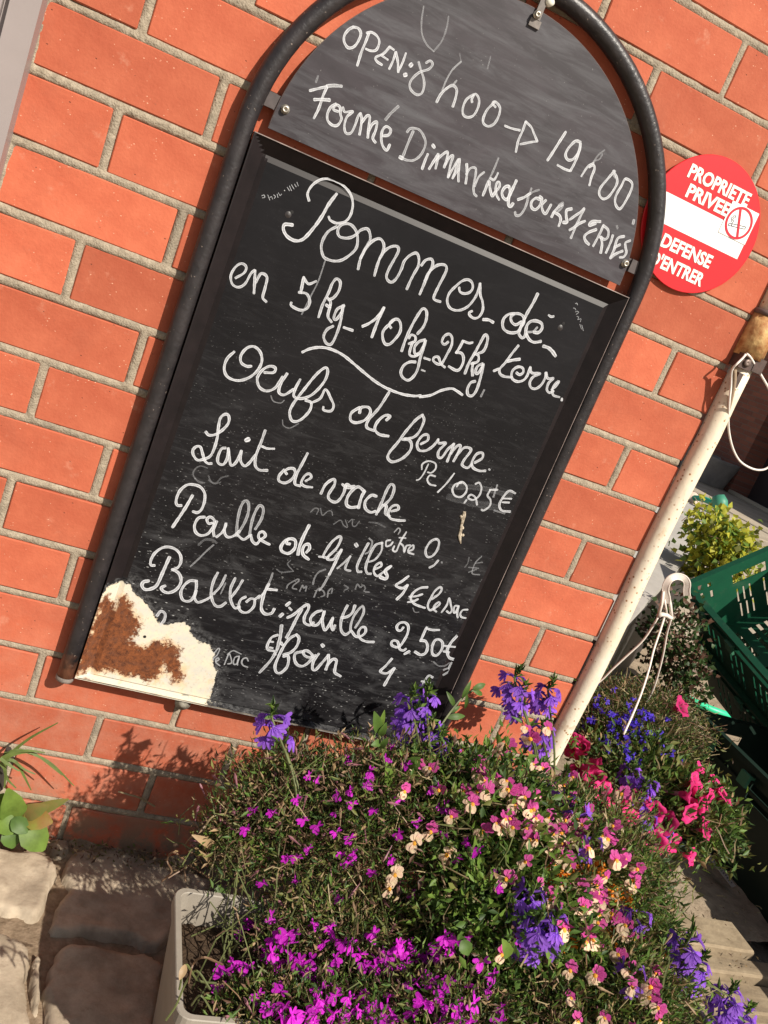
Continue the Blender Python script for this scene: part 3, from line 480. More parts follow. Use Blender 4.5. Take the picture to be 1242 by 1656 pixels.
CHALK='''H opening_hours
34 100 2171,11778 2127,11730 2101,11651 2127,11584 2191,11551 2250,11594 2274,11678 2271,11749 2225,11785 2161,11773
34 100 2357,11788 2355,11697 2348,11569 2354,11424
31 100 2334,11783 2386,11812 2461,11800 2506,11752 2502,11666 2446,11630 2384,11625
31 100 2638,11760 2598,11668 2526,11591 2552,11557 2621,11547
31 100 2638,11760 2694,11751
28 100 2571,11639 2667,11625
31 100 2726,11736 2729,11634 2720,11544
35 100 2726,11736 2784,11659 2832,11558
28 100 2832,11558 2844,11673 2843,11776
53 100 2944,11680 2951,11695
53 100 2918,11558 2930,11567
32 70 3023,11752 3074,11693 3145,11619 3184,11542 3186,11460 3135,11421 3054,11439 3012,11491 3021,11565 3075,11659 3164,11732 3188,11801 3146,11823 3109,11784
21 35 2852,12313 2889,12161 2947,12040 3038,11966 3146,11933
21 30 3169,12343 3196,12219 3194,12069 3146,11933
22 50 3503,11971 3440,11850 3414,11721 3409,11577
36 85 3396,11447 3410,11542 3453,11632 3509,11692 3573,11672 3597,11587 3604,11482
22 50 3509,11692 3534,11761
33 85 3809,11624 3793,11659 3814,11722 3880,11685 3905,11599 3888,11495 3826,11445 3760,11453 3728,11524 3733,11622 3793,11707
34 85 4109,11692 4058,11713 4086,11743 4165,11710 4191,11624 4175,11519 4117,11458 4043,11464 4016,11525 4026,11627 4077,11733
30 95 4313,11547 4403,11554 4516,11577
34 85 4548,11696 4552,11580 4547,11466 4573,11333
31 90 4548,11696 4642,11667 4713,11610 4785,11553
31 85 4785,11553 4704,11507 4591,11434
18 25 3821,12169 3839,12036
18 20 3451,12042 3503,11971
39 100 5091,11796 5060,11644 5029,11492 5010,11408
39 90 5331,11770 5263,11754 5211,11644 5210,11555 5275,11518 5340,11570 5361,11681 5336,11760 5364,11644 5367,11517 5356,11416
32 100 5358,11411 5271,11401 5162,11407
32 90 5526,11415 5554,11543 5609,11618
24 30 5609,11618 5623,11713 5680,11814
24 30 5599,11639 5665,11692 5676,11761
37 95 5678,11360 5660,11457 5655,11559 5620,11596 5580,11554
37 90 5926,11644 5887,11537 5838,11386 5864,11305 5940,11282 6001,11347 6031,11504 5998,11582 5913,11639
37 90 6115,11617 6103,11520 6087,11381 6127,11291 6216,11260 6250,11394 6253,11555 6212,11617 6115,11617
24 50 5939,11649 5935,11596 5997,11569
H closing_days
35 100 1934,10951 2013,11008 2103,11070
42 75 2101,11075 2175,11113 2259,11143
35 95 2105,11065 2095,10957 2096,10819 2079,10695
42 90 2016,10883 2097,10918 2181,10948
35 90 2318,10873 2261,10872 2271,10928 2323,10927 2355,10859 2386,10813 2370,10736 2317,10708 2244,10730 2212,10798 2224,10885 2267,10938
32 85 2358,10936 2397,10901 2484,10943 2439,10860 2446,10757 2491,10692 2547,10716 2563,10806 2561,10912 2575,10959
36 90 2575,10959 2614,10910 2635,10824 2650,10742
36 90 2624,10867 2658,10964 2695,10969 2721,10873 2756,10750
36 90 2742,10786 2750,10897 2795,10951 2816,10865 2815,10769 2862,10735
36 90 2920,10837 2984,10876 2986,10937 2926,10953 2895,10899 2911,10809 2962,10734 3026,10707 3038,10778
40 45 2886,11020 2918,11105 2974,11211
33 60 3184,10996 3209,11049 3306,11078 3392,11035 3450,10962 3447,10839 3392,10742 3312,10703 3226,10698
37 60 3251,11030 3244,10900 3239,10716
52 95 3212,10699 3240,10698
28 30 1967,11063 1967,11131
48 100 3543,10983 3566,10971
37 90 3522,10864 3518,10776 3521,10685
38 90 3645,10915 3624,10820 3604,10719
38 90 3645,10915 3665,10837 3679,10756
34 90 3661,10848 3691,10922 3746,10988 3769,10905 3776,10808
34 85 3778,10834 3795,10941 3830,10973 3839,10872 3869,10722
31 85 3869,10722 3889,10855 3912,10964 3922,10844 3928,10733
38 90 3924,10969 3963,10848 4014,10731
31 85 3928,10733 3941,10801 3964,10861
38 90 4033,10952 4079,10858 4111,10745
31 75 4072,10843 4098,10929 4159,10954 4192,10879 4216,10762 4260,10679 4306,10659
31 80 4281,10954 4238,10873 4233,10757
27 45 4390,11174 4389,11036 4380,10880
39 90 4380,10880 4382,10779 4381,10702
23 50 4457,11013 4451,10947 4407,10917
31 85 4390,10921 4441,10918 4454,10971 4456,11015
39 95 4393,10879 4439,10803 4500,10741 4514,10795
35 90 4518,10797 4543,10874 4521,10922 4493,10911 4501,10847 4543,10778 4602,10734
43 100 4664,10923 4618,10904 4602,10830 4642,10779 4700,10774 4708,10854 4664,10923
47 100 4723,11024 4718,10926 4713,10818 4746,10724 4782,10719 4797,10759
40 90 4841,10831 4905,10885 4962,10957
28 40 4962,10957 5007,11004 5056,11043
28 45 4953,11021 4957,10955
36 60 4951,10933 4970,10844 4971,10746 4942,10666 4894,10647 4869,10676
40 90 5116,10941 5061,10939 5024,10875 5051,10817 5113,10808 5148,10876 5141,10961 5101,10974
40 85 5197,10964 5173,10896 5214,10834 5264,10814 5278,10869 5288,10942
41 90 5362,10814 5367,10875 5397,10956 5433,11000
28 45 5397,10956 5394,10984 5430,11029 5445,10975 5406,10890
41 90 5367,10875 5451,10869 5495,10827 5504,10751
45 95 5575,11004 5521,10962 5549,10893 5590,10835 5545,10812
37 85 5613,10876 5664,10950 5709,11010 5739,11075
37 75 5744,11067 5736,10957 5731,10817 5732,10677
41 90 5821,10938 5761,10882 5710,10808 5671,10761
46 90 6025,11013 5919,10971 5908,10918 5973,10966
42 90 6018,10903 5938,10834 5902,10766 5946,10718 6007,10698
38 85 6090,10986 6092,10883 6075,10703
38 85 6090,10986 6180,10962 6218,10890 6193,10837 6115,10838
42 90 6131,10845 6184,10767 6215,10665
38 90 6277,10924 6288,10830 6287,10693
42 90 6434,10974 6367,10927 6363,10859 6380,10778 6378,10656
38 90 6430,10858 6370,10796
43 85 6501,10798 6430,10732 6378,10656
38 90 6542,10957 6494,10910 6523,10856 6563,10805 6557,10742 6507,10712
42 60 6482,11168 6473,11208
34 30 6275,11053 6300,11030
L potatoes
33 95 2343,9812 2299,9884 2323,9997 2406,10099 2523,10141 2660,10134 2782,10080 2858,9984 2881,9855 2850,9758 2760,9696 2670,9696 2636,9726
44 95 2630,10007 2584,9863 2555,9704 2506,9536 2433,9369 2343,9312 2239,9324 2168,9381 2163,9443 2251,9473
38 80 2768,9656 2694,9570 2664,9457 2674,9360 2725,9278 2775,9252 2879,9261 2969,9308 3042,9401 3087,9495 3080,9582 3025,9688 2937,9741 2860,9730 2801,9675 2801,9606 2845,9560 2922,9571 2988,9610 3034,9666 3064,9728 3128,9773 3178,9748 3219,9662 3198,9526 3186,9418 3205,9283
39 85 3186,9418 3206,9542 3254,9663 3326,9723 3394,9692 3425,9614 3418,9495 3422,9379 3432,9285
39 80 3418,9495 3442,9608 3506,9691 3578,9719 3611,9673 3599,9565 3580,9440 3580,9335 3628,9287 3682,9295 3719,9375 3731,9485 3730,9589 3775,9685 3839,9736 3893,9692 3925,9599 3910,9501 3898,9390 3893,9282
40 85 3961,9623 3989,9701 4059,9739 4098,9675 4088,9525 4080,9283
40 85 4081,9455 4089,9582 4161,9700 4257,9736 4297,9673 4279,9484 4270,9321 4302,9287 4375,9291
37 85 4546,9546 4576,9504 4638,9500 4703,9541 4722,9607 4682,9668 4617,9681 4552,9640 4497,9549 4450,9440 4456,9345 4509,9277 4589,9258 4682,9292 4756,9369 4795,9472 4808,9575 4791,9693
37 90 4796,9695 4853,9570 4926,9488 4969,9394 4956,9301 4902,9258 4837,9268 4805,9300 4833,9332
46 95 5029,9289 5099,9309 5170,9302
43 85 5545,9445 5486,9384 5417,9398 5379,9451 5404,9505 5478,9533 5550,9514 5581,9448 5564,9351 5539,9297 5456,9260 5365,9267 5312,9315 5292,9397 5332,9473 5402,9510
47 85 5605,9859 5597,9733 5576,9591 5568,9476 5569,9341 5581,9289 5647,9256 5676,9301 5650,9382 5644,9448 5680,9506 5755,9534 5829,9527 5862,9472 5842,9407 5777,9383
34 60 5679,9348 5761,9389 5792,9457
43 90 5678,9325 5754,9272 5835,9262 5923,9306
53 90 5990,9261 6066,9265 6142,9241 6211,9202
34 80 5878,9664 5919,9657 5950,9674
L weights
33 85 1813,8635 1890,8729 1890,8805 1825,8822 1771,8759 1750,8644 1797,8554 1878,8541 1942,8609 1970,8749 1999,8804
37 85 2006,8802 2046,8670 2081,8542
38 85 2061,8676 2086,8794 2167,8781 2188,8659 2200,8532 2256,8498
42 90 2596,8940 2624,8758
34 90 2596,8940 2678,8888 2758,8952
38 85 2604,8750 2701,8765 2770,8690 2763,8598 2689,8549 2571,8560 2555,8594
39 80 2942,8552 2937,8719 2956,8883 2959,8995 2988,9072 3049,9052 3070,8948 3039,8847 2989,8795
39 85 2958,8817 3017,8783 3029,8720 2981,8725
39 85 3032,8744 3050,8604 3118,8550
39 80 3200,8795 3133,8725 3129,8611 3168,8602 3202,8728 3185,8801 3227,8601 3237,8422 3217,8288 3151,8276 3089,8345 3100,8441 3157,8507
40 95 3298,8541 3415,8545
19 35 2777,9233 2784,8973 2762,8787 2728,8507
40 95 3522,8640 3587,8704 3658,8811 3701,8956
44 90 3696,8954 3685,8799 3685,8658 3686,8555
41 85 3881,8752 3846,8783 3870,8851 3926,8883 3982,8844 4017,8747 3991,8639 3946,8551 3884,8534 3823,8600 3802,8680 3835,8768 3880,8855
41 85 4132,8524 4125,8655 4130,8811 4151,8983 4186,9121 4247,9116 4287,9022 4287,8912 4249,8805
37 90 4160,8712 4174,8761 4233,8760 4252,8701 4188,8644
37 90 4231,8682 4232,8594 4254,8513 4324,8515 4373,8567
41 85 4372,8767 4302,8708 4279,8622 4322,8548 4376,8590 4386,8705 4384,8766 4400,8643 4408,8512 4431,8374 4416,8267 4364,8192 4275,8206 4226,8267 4235,8360 4291,8425 4363,8451
38 90 4461,8542 4538,8545
38 85 4684,8847 4655,8803 4606,8818 4603,8895 4652,8947 4711,8923 4748,8825 4737,8697 4714,8554 4652,8531 4588,8554 4587,8598 4639,8617 4704,8550 4775,8524
25 70 4487,8382 4535,8382
42 95 4876,8930 4865,8830 4849,8757
34 90 4881,8932 4965,8934 5009,8959
42 90 4849,8757 4914,8775 4965,8742 4995,8662 4982,8566 4933,8537 4829,8552
43 85 5078,8543 5074,8690 5096,8835 5111,8965 5133,9108 5183,9092 5207,8999 5200,8906 5149,8854
38 90 5096,8835 5162,8824 5183,8752 5111,8692
43 90 5127,8709 5152,8626 5191,8554
43 85 5260,8745 5209,8693 5208,8612 5249,8603 5272,8692 5271,8749 5299,8632 5320,8501 5327,8376 5300,8296 5241,8288 5199,8355 5206,8450 5257,8491
31 40 5431,8424 5424,8328
L potato_varieties
39 85 5641,9142 5600,9013 5564,8873 5524,8767 5552,8707 5623,8692 5726,8716
48 100 5589,8900 5658,8942 5736,8981
39 90 5508,8761 5455,8713
40 90 5777,8798 5832,8789 5865,8841 5831,8887 5764,8881 5714,8823 5715,8753 5759,8699 5840,8692 5910,8734 5939,8809 5931,8934
40 85 5939,8931 5986,8872 6108,8904 6032,8830 6016,8742 6064,8683 6138,8691 6192,8769 6204,8879 6181,8941
40 85 6186,8943 6243,8881 6321,8909 6283,8824 6300,8735 6354,8707 6401,8747
36 85 6368,8759 6405,8819 6420,8896 6385,8860 6374,8773 6426,8696 6523,8700
37 95 6571,8692 6579,8671
40 95 2902,8064 2980,8138 3097,8199 3230,8224 3402,8209 3566,8158 3764,8087 3961,8025 4147,7994 4350,7992 4516,8021 4608,8057
39 95 4606,8036 4742,8111 4852,8215 4977,8288 5056,8286 5160,8261
L eggs
39 90 2085,7773 2030,7657 2038,7528 2113,7445 2245,7443 2362,7521 2439,7646 2451,7783 2392,7883 2295,7920 2218,7869 2180,7759 2213,7675 2292,7654 2345,7673
40 85 2532,7654 2640,7692 2643,7754 2570,7753 2499,7679 2469,7559 2529,7457 2633,7436 2728,7514 2768,7676
40 90 2809,7735 2778,7581 2792,7474 2869,7464 2955,7568
40 90 2995,7719 2977,7576 2999,7484 3107,7496 3220,7598 3300,7789 3303,7927 3254,7977 3174,7857 3088,7615 3020,7391 3016,7263 3087,7173 3183,7219 3254,7370 3239,7479 3160,7489
37 90 3239,7479 3330,7573 3356,7708 3465,7620 3534,7542 3525,7463 3430,7443 3411,7480
42 90 3901,7566 3897,7641 3990,7673 4040,7613 4006,7498 3904,7424 3821,7435 3797,7530 3874,7634
42 85 4179,7957 4129,7721 4053,7514 4066,7414 4178,7400
43 90 4287,7593 4316,7655 4241,7643 4179,7531 4181,7427 4267,7377 4395,7394
16 30 2709,7396 2765,7340 2861,7348 2893,7397
16 25 2960,7143 2996,7078 3086,7071 3178,7166
43 85 4737,7822 4669,7712 4606,7537 4551,7341 4499,7191 4507,7104 4591,7076 4696,7155 4760,7277 4757,7377 4695,7434 4600,7413
39 85 4737,7822 4789,7753 4786,7597 4739,7493 4626,7433
40 85 4876,7438 4947,7518 4918,7586 4851,7552 4822,7431 4879,7350 4975,7370 5051,7463 5085,7575
40 85 5085,7575 5116,7529 5208,7560 5159,7431 5183,7348 5238,7355 5274,7491 5326,7588
40 85 5326,7588 5332,7466 5334,7325
40 85 5341,7446 5380,7572 5432,7589 5432,7453 5422,7359
41 85 5432,7453 5493,7587 5600,7588 5563,7428 5563,7347 5654,7331 5695,7402
41 85 5728,7436 5806,7530 5775,7600 5700,7553 5686,7422 5738,7359 5841,7346 5926,7373
32 60 5970,7413 5984,7408
L egg_price
25 90 5029,7105 5009,7179 5074,7245 5180,7245 5216,7178 5182,7103 5128,7092
22 90 5091,7205 5081,7065 5053,6965 5018,6936
27 90 5255,7071 5176,7062 5165,6989 5228,6941 5316,6946
27 90 5503,7195 5453,7024 5383,6867
32 90 5659,7102 5584,7054 5573,6970 5641,6898 5735,6904 5782,6989 5756,7075 5678,7115 5628,7092 5618,7031
28 85 5825,6838 5838,6890
30 85 5868,7152 5915,7183 5979,7122 5993,7009 5935,6920 5846,6927 5870,6982 5953,6961 6019,6871
33 85 6109,7135 6217,7170
30 80 6119,7139 6112,7047 6183,6998 6211,6912 6152,6822 6115,6822
38 80 6501,7205 6399,7208 6350,7098 6343,6977 6414,6904 6544,6925
28 90 6359,7077 6482,7111
29 90 6372,7022 6474,7047
28 40 6187,7235 6208,7053
29 30 6305,6870 6478,6875
92 7 5534,7004 5968,7119 6449,7153
129 6 5575,6854 5954,6879 6307,6918
L milk
40 90 2078,6675 2127,6649 2202,6682 2268,6767 2311,6879 2287,6968 2237,6978 2194,6908 2211,6775 2237,6658 2247,6507 2232,6389 2172,6327 2092,6286 2023,6334 1997,6396 2024,6454 2074,6464 2123,6396 2176,6314 2233,6283 2276,6297
41 85 2380,6551 2336,6522 2327,6406 2359,6331 2427,6332 2447,6431 2419,6557
41 85 2419,6557 2472,6439 2529,6351 2575,6416 2589,6577
41 85 2589,6577 2616,6458 2692,6396 2740,6455 2779,6583
41 80 2793,6936 2795,6774 2791,6587 2824,6454 2896,6405 2999,6431
33 95 2827,6721 2899,6716 2987,6741
65 95 2603,6735 2625,6757
42 85 3262,6465 3228,6498 3267,6547 3333,6561 3370,6500 3348,6405 3285,6340 3199,6342 3176,6408 3211,6507
42 85 3431,6819 3412,6660 3392,6478 3418,6368 3492,6362
39 85 3543,6451 3595,6521 3554,6561 3505,6519 3493,6409 3558,6376 3655,6394
44 85 3804,6347 3818,6486 3896,6592 3936,6524 3908,6353 3971,6291 4059,6305 4101,6441 4090,6573 4159,6568 4206,6583
44 85 4041,6559 4109,6536 4204,6559
49 85 4370,6559 4266,6594 4204,6521 4174,6406 4198,6307 4267,6283 4358,6319
49 90 4370,6559 4361,6465 4377,6310
45 90 4558,6543 4485,6535 4437,6428 4474,6333 4564,6299 4627,6334
45 75 4657,6297 4664,6469 4666,6653 4689,6767 4753,6742 4768,6593 4716,6454
45 85 4659,6329 4703,6450 4749,6449 4774,6349 4846,6325
41 85 4846,6402 4931,6460 4895,6510 4831,6475 4810,6376 4871,6301 4979,6304 5085,6331
L milk_price
20 50 5006,6124 5039,6197 5078,6177 5074,6113
28 90 4996,5995 4946,5964 4975,5893 5025,5924 5043,5977
28 90 5087,5927 5089,5864 5144,5864 5148,6009 5174,6175
23 80 5108,6068 5202,6088
28 90 5154,5994 5214,5965 5263,5884 5256,5977 5307,6008
28 85 5328,5919 5373,5964 5349,6021 5310,5962 5320,5900 5411,5892
38 80 5641,6205 5573,6137 5557,6003 5619,5917 5688,5945 5723,6053 5703,6175 5641,6205
38 80 5802,5906 5772,5824 5722,5769
29 35 5863,5899 5873,5894
21 30 6417,6157 6367,6044 6368,5928 6398,5862 6509,5878
20 25 6296,5940 6451,5969
20 25 6328,5867 6428,5946
20 25 6374,6029 6471,6074
19 18 6238,6088 6255,5994 6236,5923
L erased_words
18 20 3762,6050 3794,6120 3852,6123 3851,6047
18 22 3873,6145 3935,6058 3981,6133 4034,6150 4068,6099
18 20 4129,5980 4202,6064 4269,6007 4333,5996 4269,6085
18 20 4320,6070 4358,6127 4390,6045 4436,6043 4464,6129
27 12 4605,6157 4720,6177 4853,6155
20 17 2246,6223 2153,6221 2097,6146 2110,6065 2192,6019 2274,6017
21 15 2293,6123 2355,6057 2421,6064 2460,6149 2538,6203
21 13 2816,5912 2882,5962 2926,5917
26 35 2467,4835 2535,4969 2592,5092 2661,5218
34 15 2472,5161 2525,5252 2626,5283 2690,5257
20 15 2134,6039 2199,6003 2252,6005
21 14 2313,6068 2401,6046 2469,6089
27 30 4260,5313 4181,5242 4158,5141 4170,5048
23 30 3831,4888 3837,4953 3933,5060 3957,5035 3910,4958 3912,4911 3972,4912
23 30 4023,4895 4032,4993 4062,4954 4092,4994 4105,4918
23 35 4254,4864 4257,4977 4281,5016
23 30 4286,5002 4352,4988 4388,4934 4348,4898
23 30 4441,4917 4421,5008 4460,5067 4474,4991
23 20 4610,5159 4683,5131 4638,5086
24 25 4787,5144 4786,5225 4846,5194 4876,5235 4922,5199 4925,5151 5002,5157
22 18 3600,5120 3682,5097 3824,5154
18 20 3741,5302 3721,5234 3837,5158
L straw_bags
41 90 2085,5627 2034,5618 2001,5680 2006,5812 2066,5917 2149,5951 2245,5945 2320,5882 2354,5777 2352,5659 2317,5597 2258,5593
45 95 2181,5802 2142,5594 2071,5308
42 90 2424,5564 2354,5527 2334,5418 2377,5327 2455,5299 2536,5346 2572,5446 2566,5548 2498,5587 2463,5546 2502,5492 2550,5514
42 90 2593,5549 2594,5423 2627,5343
39 90 2663,5339 2716,5430 2727,5523 2719,5566 2741,5438 2802,5381 2874,5418 2927,5510
43 50 2912,5430 2856,5637 2834,5824 2853,5933 2912,5923 2954,5802 2954,5638 2924,5478
39 90 2920,5447 3018,5409 3079,5480
43 55 3079,5480 3048,5652 3039,5799 3063,5933 3131,5902 3153,5759 3123,5599
43 90 3093,5500 3141,5423 3207,5397 3240,5468 3286,5543 3240,5590 3193,5560 3211,5490 3302,5456 3379,5441
49 95 3644,5529 3602,5524 3595,5583 3658,5610 3710,5587 3733,5486 3678,5392 3582,5395 3544,5460 3573,5561 3619,5598
53 95 3808,5862 3791,5689 3789,5534 3810,5416
49 95 3913,5478 3933,5546 3899,5598 3850,5568 3849,5490 3889,5424 3976,5387
41 85 4236,5495 4166,5482 4164,5568 4205,5736 4273,5835 4310,5799 4297,5655 4231,5510 4234,5463 4315,5487 4343,5574 4373,5654
32 90 4103,5469 4167,5478
46 90 4373,5654 4362,5485 4342,5257
37 50 4342,5257 4319,5075 4292,4987
32 70 4419,5375 4482,5489 4532,5599
37 70 4532,5599 4521,5469 4535,5393 4612,5392
59 75 4541,5791 4563,5774
41 80 4708,5856 4686,5676 4679,5499 4719,5415 4771,5422
27 45 4694,5931 4758,5887 4767,5748 4725,5696
42 75 4899,5922 4816,5857 4795,5677 4808,5505 4864,5425 4916,5432
32 75 4899,5922 4934,5797 4896,5659 4826,5598
37 90 4953,5519 5020,5587 4986,5633 4936,5563 4949,5470 5022,5427 5083,5509 5161,5629
56 100 5150,5617 5106,5532 5163,5468 5153,5416 5070,5424
L straw_price
43 100 5468,5552 5405,5452 5342,5368 5447,5349 5508,5416
48 100 5508,5416 5492,5280 5442,5166
39 100 5812,5470 5708,5424 5637,5321 5645,5224 5735,5166 5906,5150
34 95 5608,5255 5700,5289 5782,5345
34 90 5620,5167 5701,5206 5748,5253
37 85 5954,5311 6025,5414 6038,5501 5995,5522 5947,5442 5933,5321 5933,5204 5994,5137 6056,5188
35 85 6056,5188 6105,5269 6077,5295 6037,5233 6048,5169 6101,5142
32 90 6186,5157 6216,5283 6207,5399 6269,5315 6324,5229 6313,5175 6255,5193
32 90 6403,5319 6342,5302 6367,5207 6397,5215 6403,5319 6427,5207 6464,5140
32 90 6562,5304 6490,5275 6479,5204 6522,5165 6589,5166
20 25 5731,5098 5785,5046 5844,5062
L bales
42 90 2008,4714 1963,4708 1942,4777 1962,4888 2027,4982 2109,5021 2207,5013 2287,4954 2324,4859 2310,4772 2251,4720
51 90 2160,4879 2142,4655 2123,4451 2065,4374 1992,4345 1940,4384 1942,4445 2000,4477
47 90 2251,4720 2332,4703 2394,4637 2415,4550 2384,4449 2309,4382 2233,4383 2192,4425 2228,4466
44 85 2598,4649 2522,4627 2468,4535 2461,4425 2518,4333 2602,4333 2646,4415 2637,4552 2605,4651
40 90 2650,4510 2663,4405 2723,4351 2815,4416 2865,4477
44 80 2844,4844 2829,4716 2844,4565 2899,4440 2973,4366 3041,4377 3090,4446
40 75 2959,4838 2943,4671 2890,4531
44 80 3096,4832 3088,4666 3141,4508 3233,4407 3294,4440
40 80 3204,4832 3180,4692 3140,4555
22 35 2994,4732 2981,4557
41 85 3362,4539 3401,4597 3459,4597 3481,4492 3428,4390 3346,4375 3281,4436 3273,4545 3324,4607
36 85 3459,4597 3505,4674
44 80 2259,4011 2289,4090 2352,4068 2372,3979 2347,3894
36 85 3507,4637 3548,4728 3574,4862
50 90 3569,4876 3556,4746 3572,4576 3608,4474 3682,4430 3758,4467 3771,4535
31 40 3567,5048 3571,4955 3561,4858
45 95 3581,4801 3706,4823
55 95 3920,4641 3948,4689
32 90 3967,4614 4015,4587
56 95 3890,4455 3910,4493
46 90 4000,4461 4067,4528 4131,4643 4205,4729 4241,4674 4229,4540 4262,4451 4345,4433 4387,4486
51 85 4150,4632 4129,4480 4114,4313 4094,4160
47 90 4432,4695 4360,4642 4323,4534 4384,4452 4454,4471 4485,4595 4474,4706 4496,4565 4555,4449 4598,4419 4623,4517 4633,4635 4651,4525 4704,4448 4706,4524
47 80 4769,4870 4758,4736 4774,4592 4828,4473 4908,4428 4962,4493
48 85 4753,4668 4832,4707 4880,4786 4875,4900
39 70 4956,4508 4924,4633 4928,4783 4984,4922 5038,4846 5035,4713 5010,4573
43 90 4971,4512 5061,4444 5136,4456 5184,4537 5154,4612 5097,4597 5083,4509 5148,4426 5253,4403 5366,4425
L bales_price
44 95 5710,4765 5692,4709 5644,4705 5608,4754 5630,4819 5700,4847 5774,4808 5811,4699 5803,4560 5766,4448 5671,4439 5630,4480 5651,4528 5720,4521 5794,4421 5856,4411 5884,4444
50 95 5952,4419 5901,4363
45 95 6059,4860 6056,4748 6057,4628
40 95 6066,4845 6166,4846 6264,4873
50 95 6054,4636 6136,4641 6202,4563 6211,4462 6149,4411 6046,4436
46 90 6327,4726 6268,4685 6277,4566 6325,4474 6396,4467 6435,4573 6404,4686 6327,4726
51 90 6574,4844 6535,4738 6521,4613 6555,4535 6613,4480 6693,4474
36 95 6454,4648 6622,4675
36 90 6476,4558 6568,4564
41 60 6679,4409 6675,4337 6703,4274 6637,4186
31 50 6603,4266 6667,4317
26 25 6394,4352 6498,4309 6591,4333 6648,4401
L hay_and_price
42 90 3956,4164 3887,4104 3869,3984 3896,3909 3987,3908
33 95 3888,4038 3932,4042
33 95 3913,3946 3957,3950
56 75 3961,4320 4004,4135 4027,3944
47 75 4027,3944 3996,3753 3908,3529
57 90 4048,4056 4070,4038
47 90 4014,3874 4028,3861
47 90 4216,4242 4141,4156 4101,4013 4086,3843 4086,3692 4136,3596 4205,3597 4259,3703 4248,3818 4206,3891 4156,3861
47 90 4216,4242 4273,4191 4283,4061 4232,3948 4145,3891
48 85 4409,4011 4307,3951 4327,3855 4400,3782 4491,3789 4559,3899 4559,3983 4462,4034 4409,4011 4445,3954 4528,3942 4601,3995
48 90 4636,4029 4607,3895 4633,3783 4685,3771 4733,3894 4787,4043
67 95 4638,4180 4655,4168
49 95 4784,4051 4822,3951 4833,3818
49 95 4831,3885 4868,3997 4932,3996 4953,3900 4981,3804 5084,3765
45 95 5738,4234 5693,4101 5646,3993 5756,3987 5837,4095
51 95 5837,4095 5817,3959 5796,3787
41 80 6484,4102 6412,4110 6384,4015 6387,3927
36 80 6341,3995 6483,4004
31 80 6528,3837 6657,3860
26 20 6418,3935 6497,3829 6544,3841
18 60 3185,3662 3217,3748 3239,3735 3234,3645 3202,3583 3205,3549
19 65 3251,3541 3282,3579 3265,3604 3239,3578 3257,3523 3325,3491
21 60 3380,3525 3382,3625 3390,3706 3456,3614 3463,3567 3425,3547
19 50 3368,3690 3423,3764 3486,3760 3554,3744
21 60 3540,3706 3489,3673 3490,3593 3518,3561 3550,3599 3543,3697 3544,3617 3562,3563
23 60 3688,3665 3648,3704 3605,3673 3607,3614 3648,3575 3713,3567
L maker_mark
9 70 1797,9650 1818,9669 1835,9645 1810,9631
8 70 1860,9685 1901,9640
8 70 1892,9668 1907,9684 1928,9662
8 70 1925,9712 1951,9702 1944,9678
8 70 1960,9736 1982,9704
8 70 1968,9756 1997,9735 2011,9757
12 80 2027,9809 2032,9807
8 70 2047,9854 2085,9828
8 70 2067,9879 2108,9837
8 70 2085,9900 2130,9867
8 70 2117,9920 2146,9899
8 70 2136,9952 2165,9919
10 60 6174,9938 6193,9951 6209,9934
10 50 6173,9876 6197,9879 6218,9864
10 50 6224,9838 6241,9856 6271,9850 6250,9813
10 50 6273,9794 6300,9792 6303,9759
10 50 6314,9763 6342,9785 6351,9743
10 50 6360,9712 6411,9662
10 50 6392,9712 6449,9652'''
chalk(CHALK)
# ================================================================ wall screw below the board
w=at(294,1134,Y=-.012);ws=thing('wall_screw','pale washer and screw in the brick joint below the rusty corner of the board','screw',(w.x,0,w.z))
M_w=mat('dusty_zinc',(.42,.39,.32),rough=.6,metal=.3,noise=.5,nscale=200)
b=MB();b.lathe((w.x,0,w.z),(0,-1,0),[(.004,-.01),(.004,.016)],10);b.obj('shank',[M_w],ws,True)
b=MB();b.lathe((w.x,0,w.z),(.1,-1,.1),[(.0001,.0155),(.0118,.0152),(.0122,.017),(.0075,.0185),(.007,.0215),(.003,.0235),(.0001,.0225)],20);b.obj('washer',[M_w],ws,True)
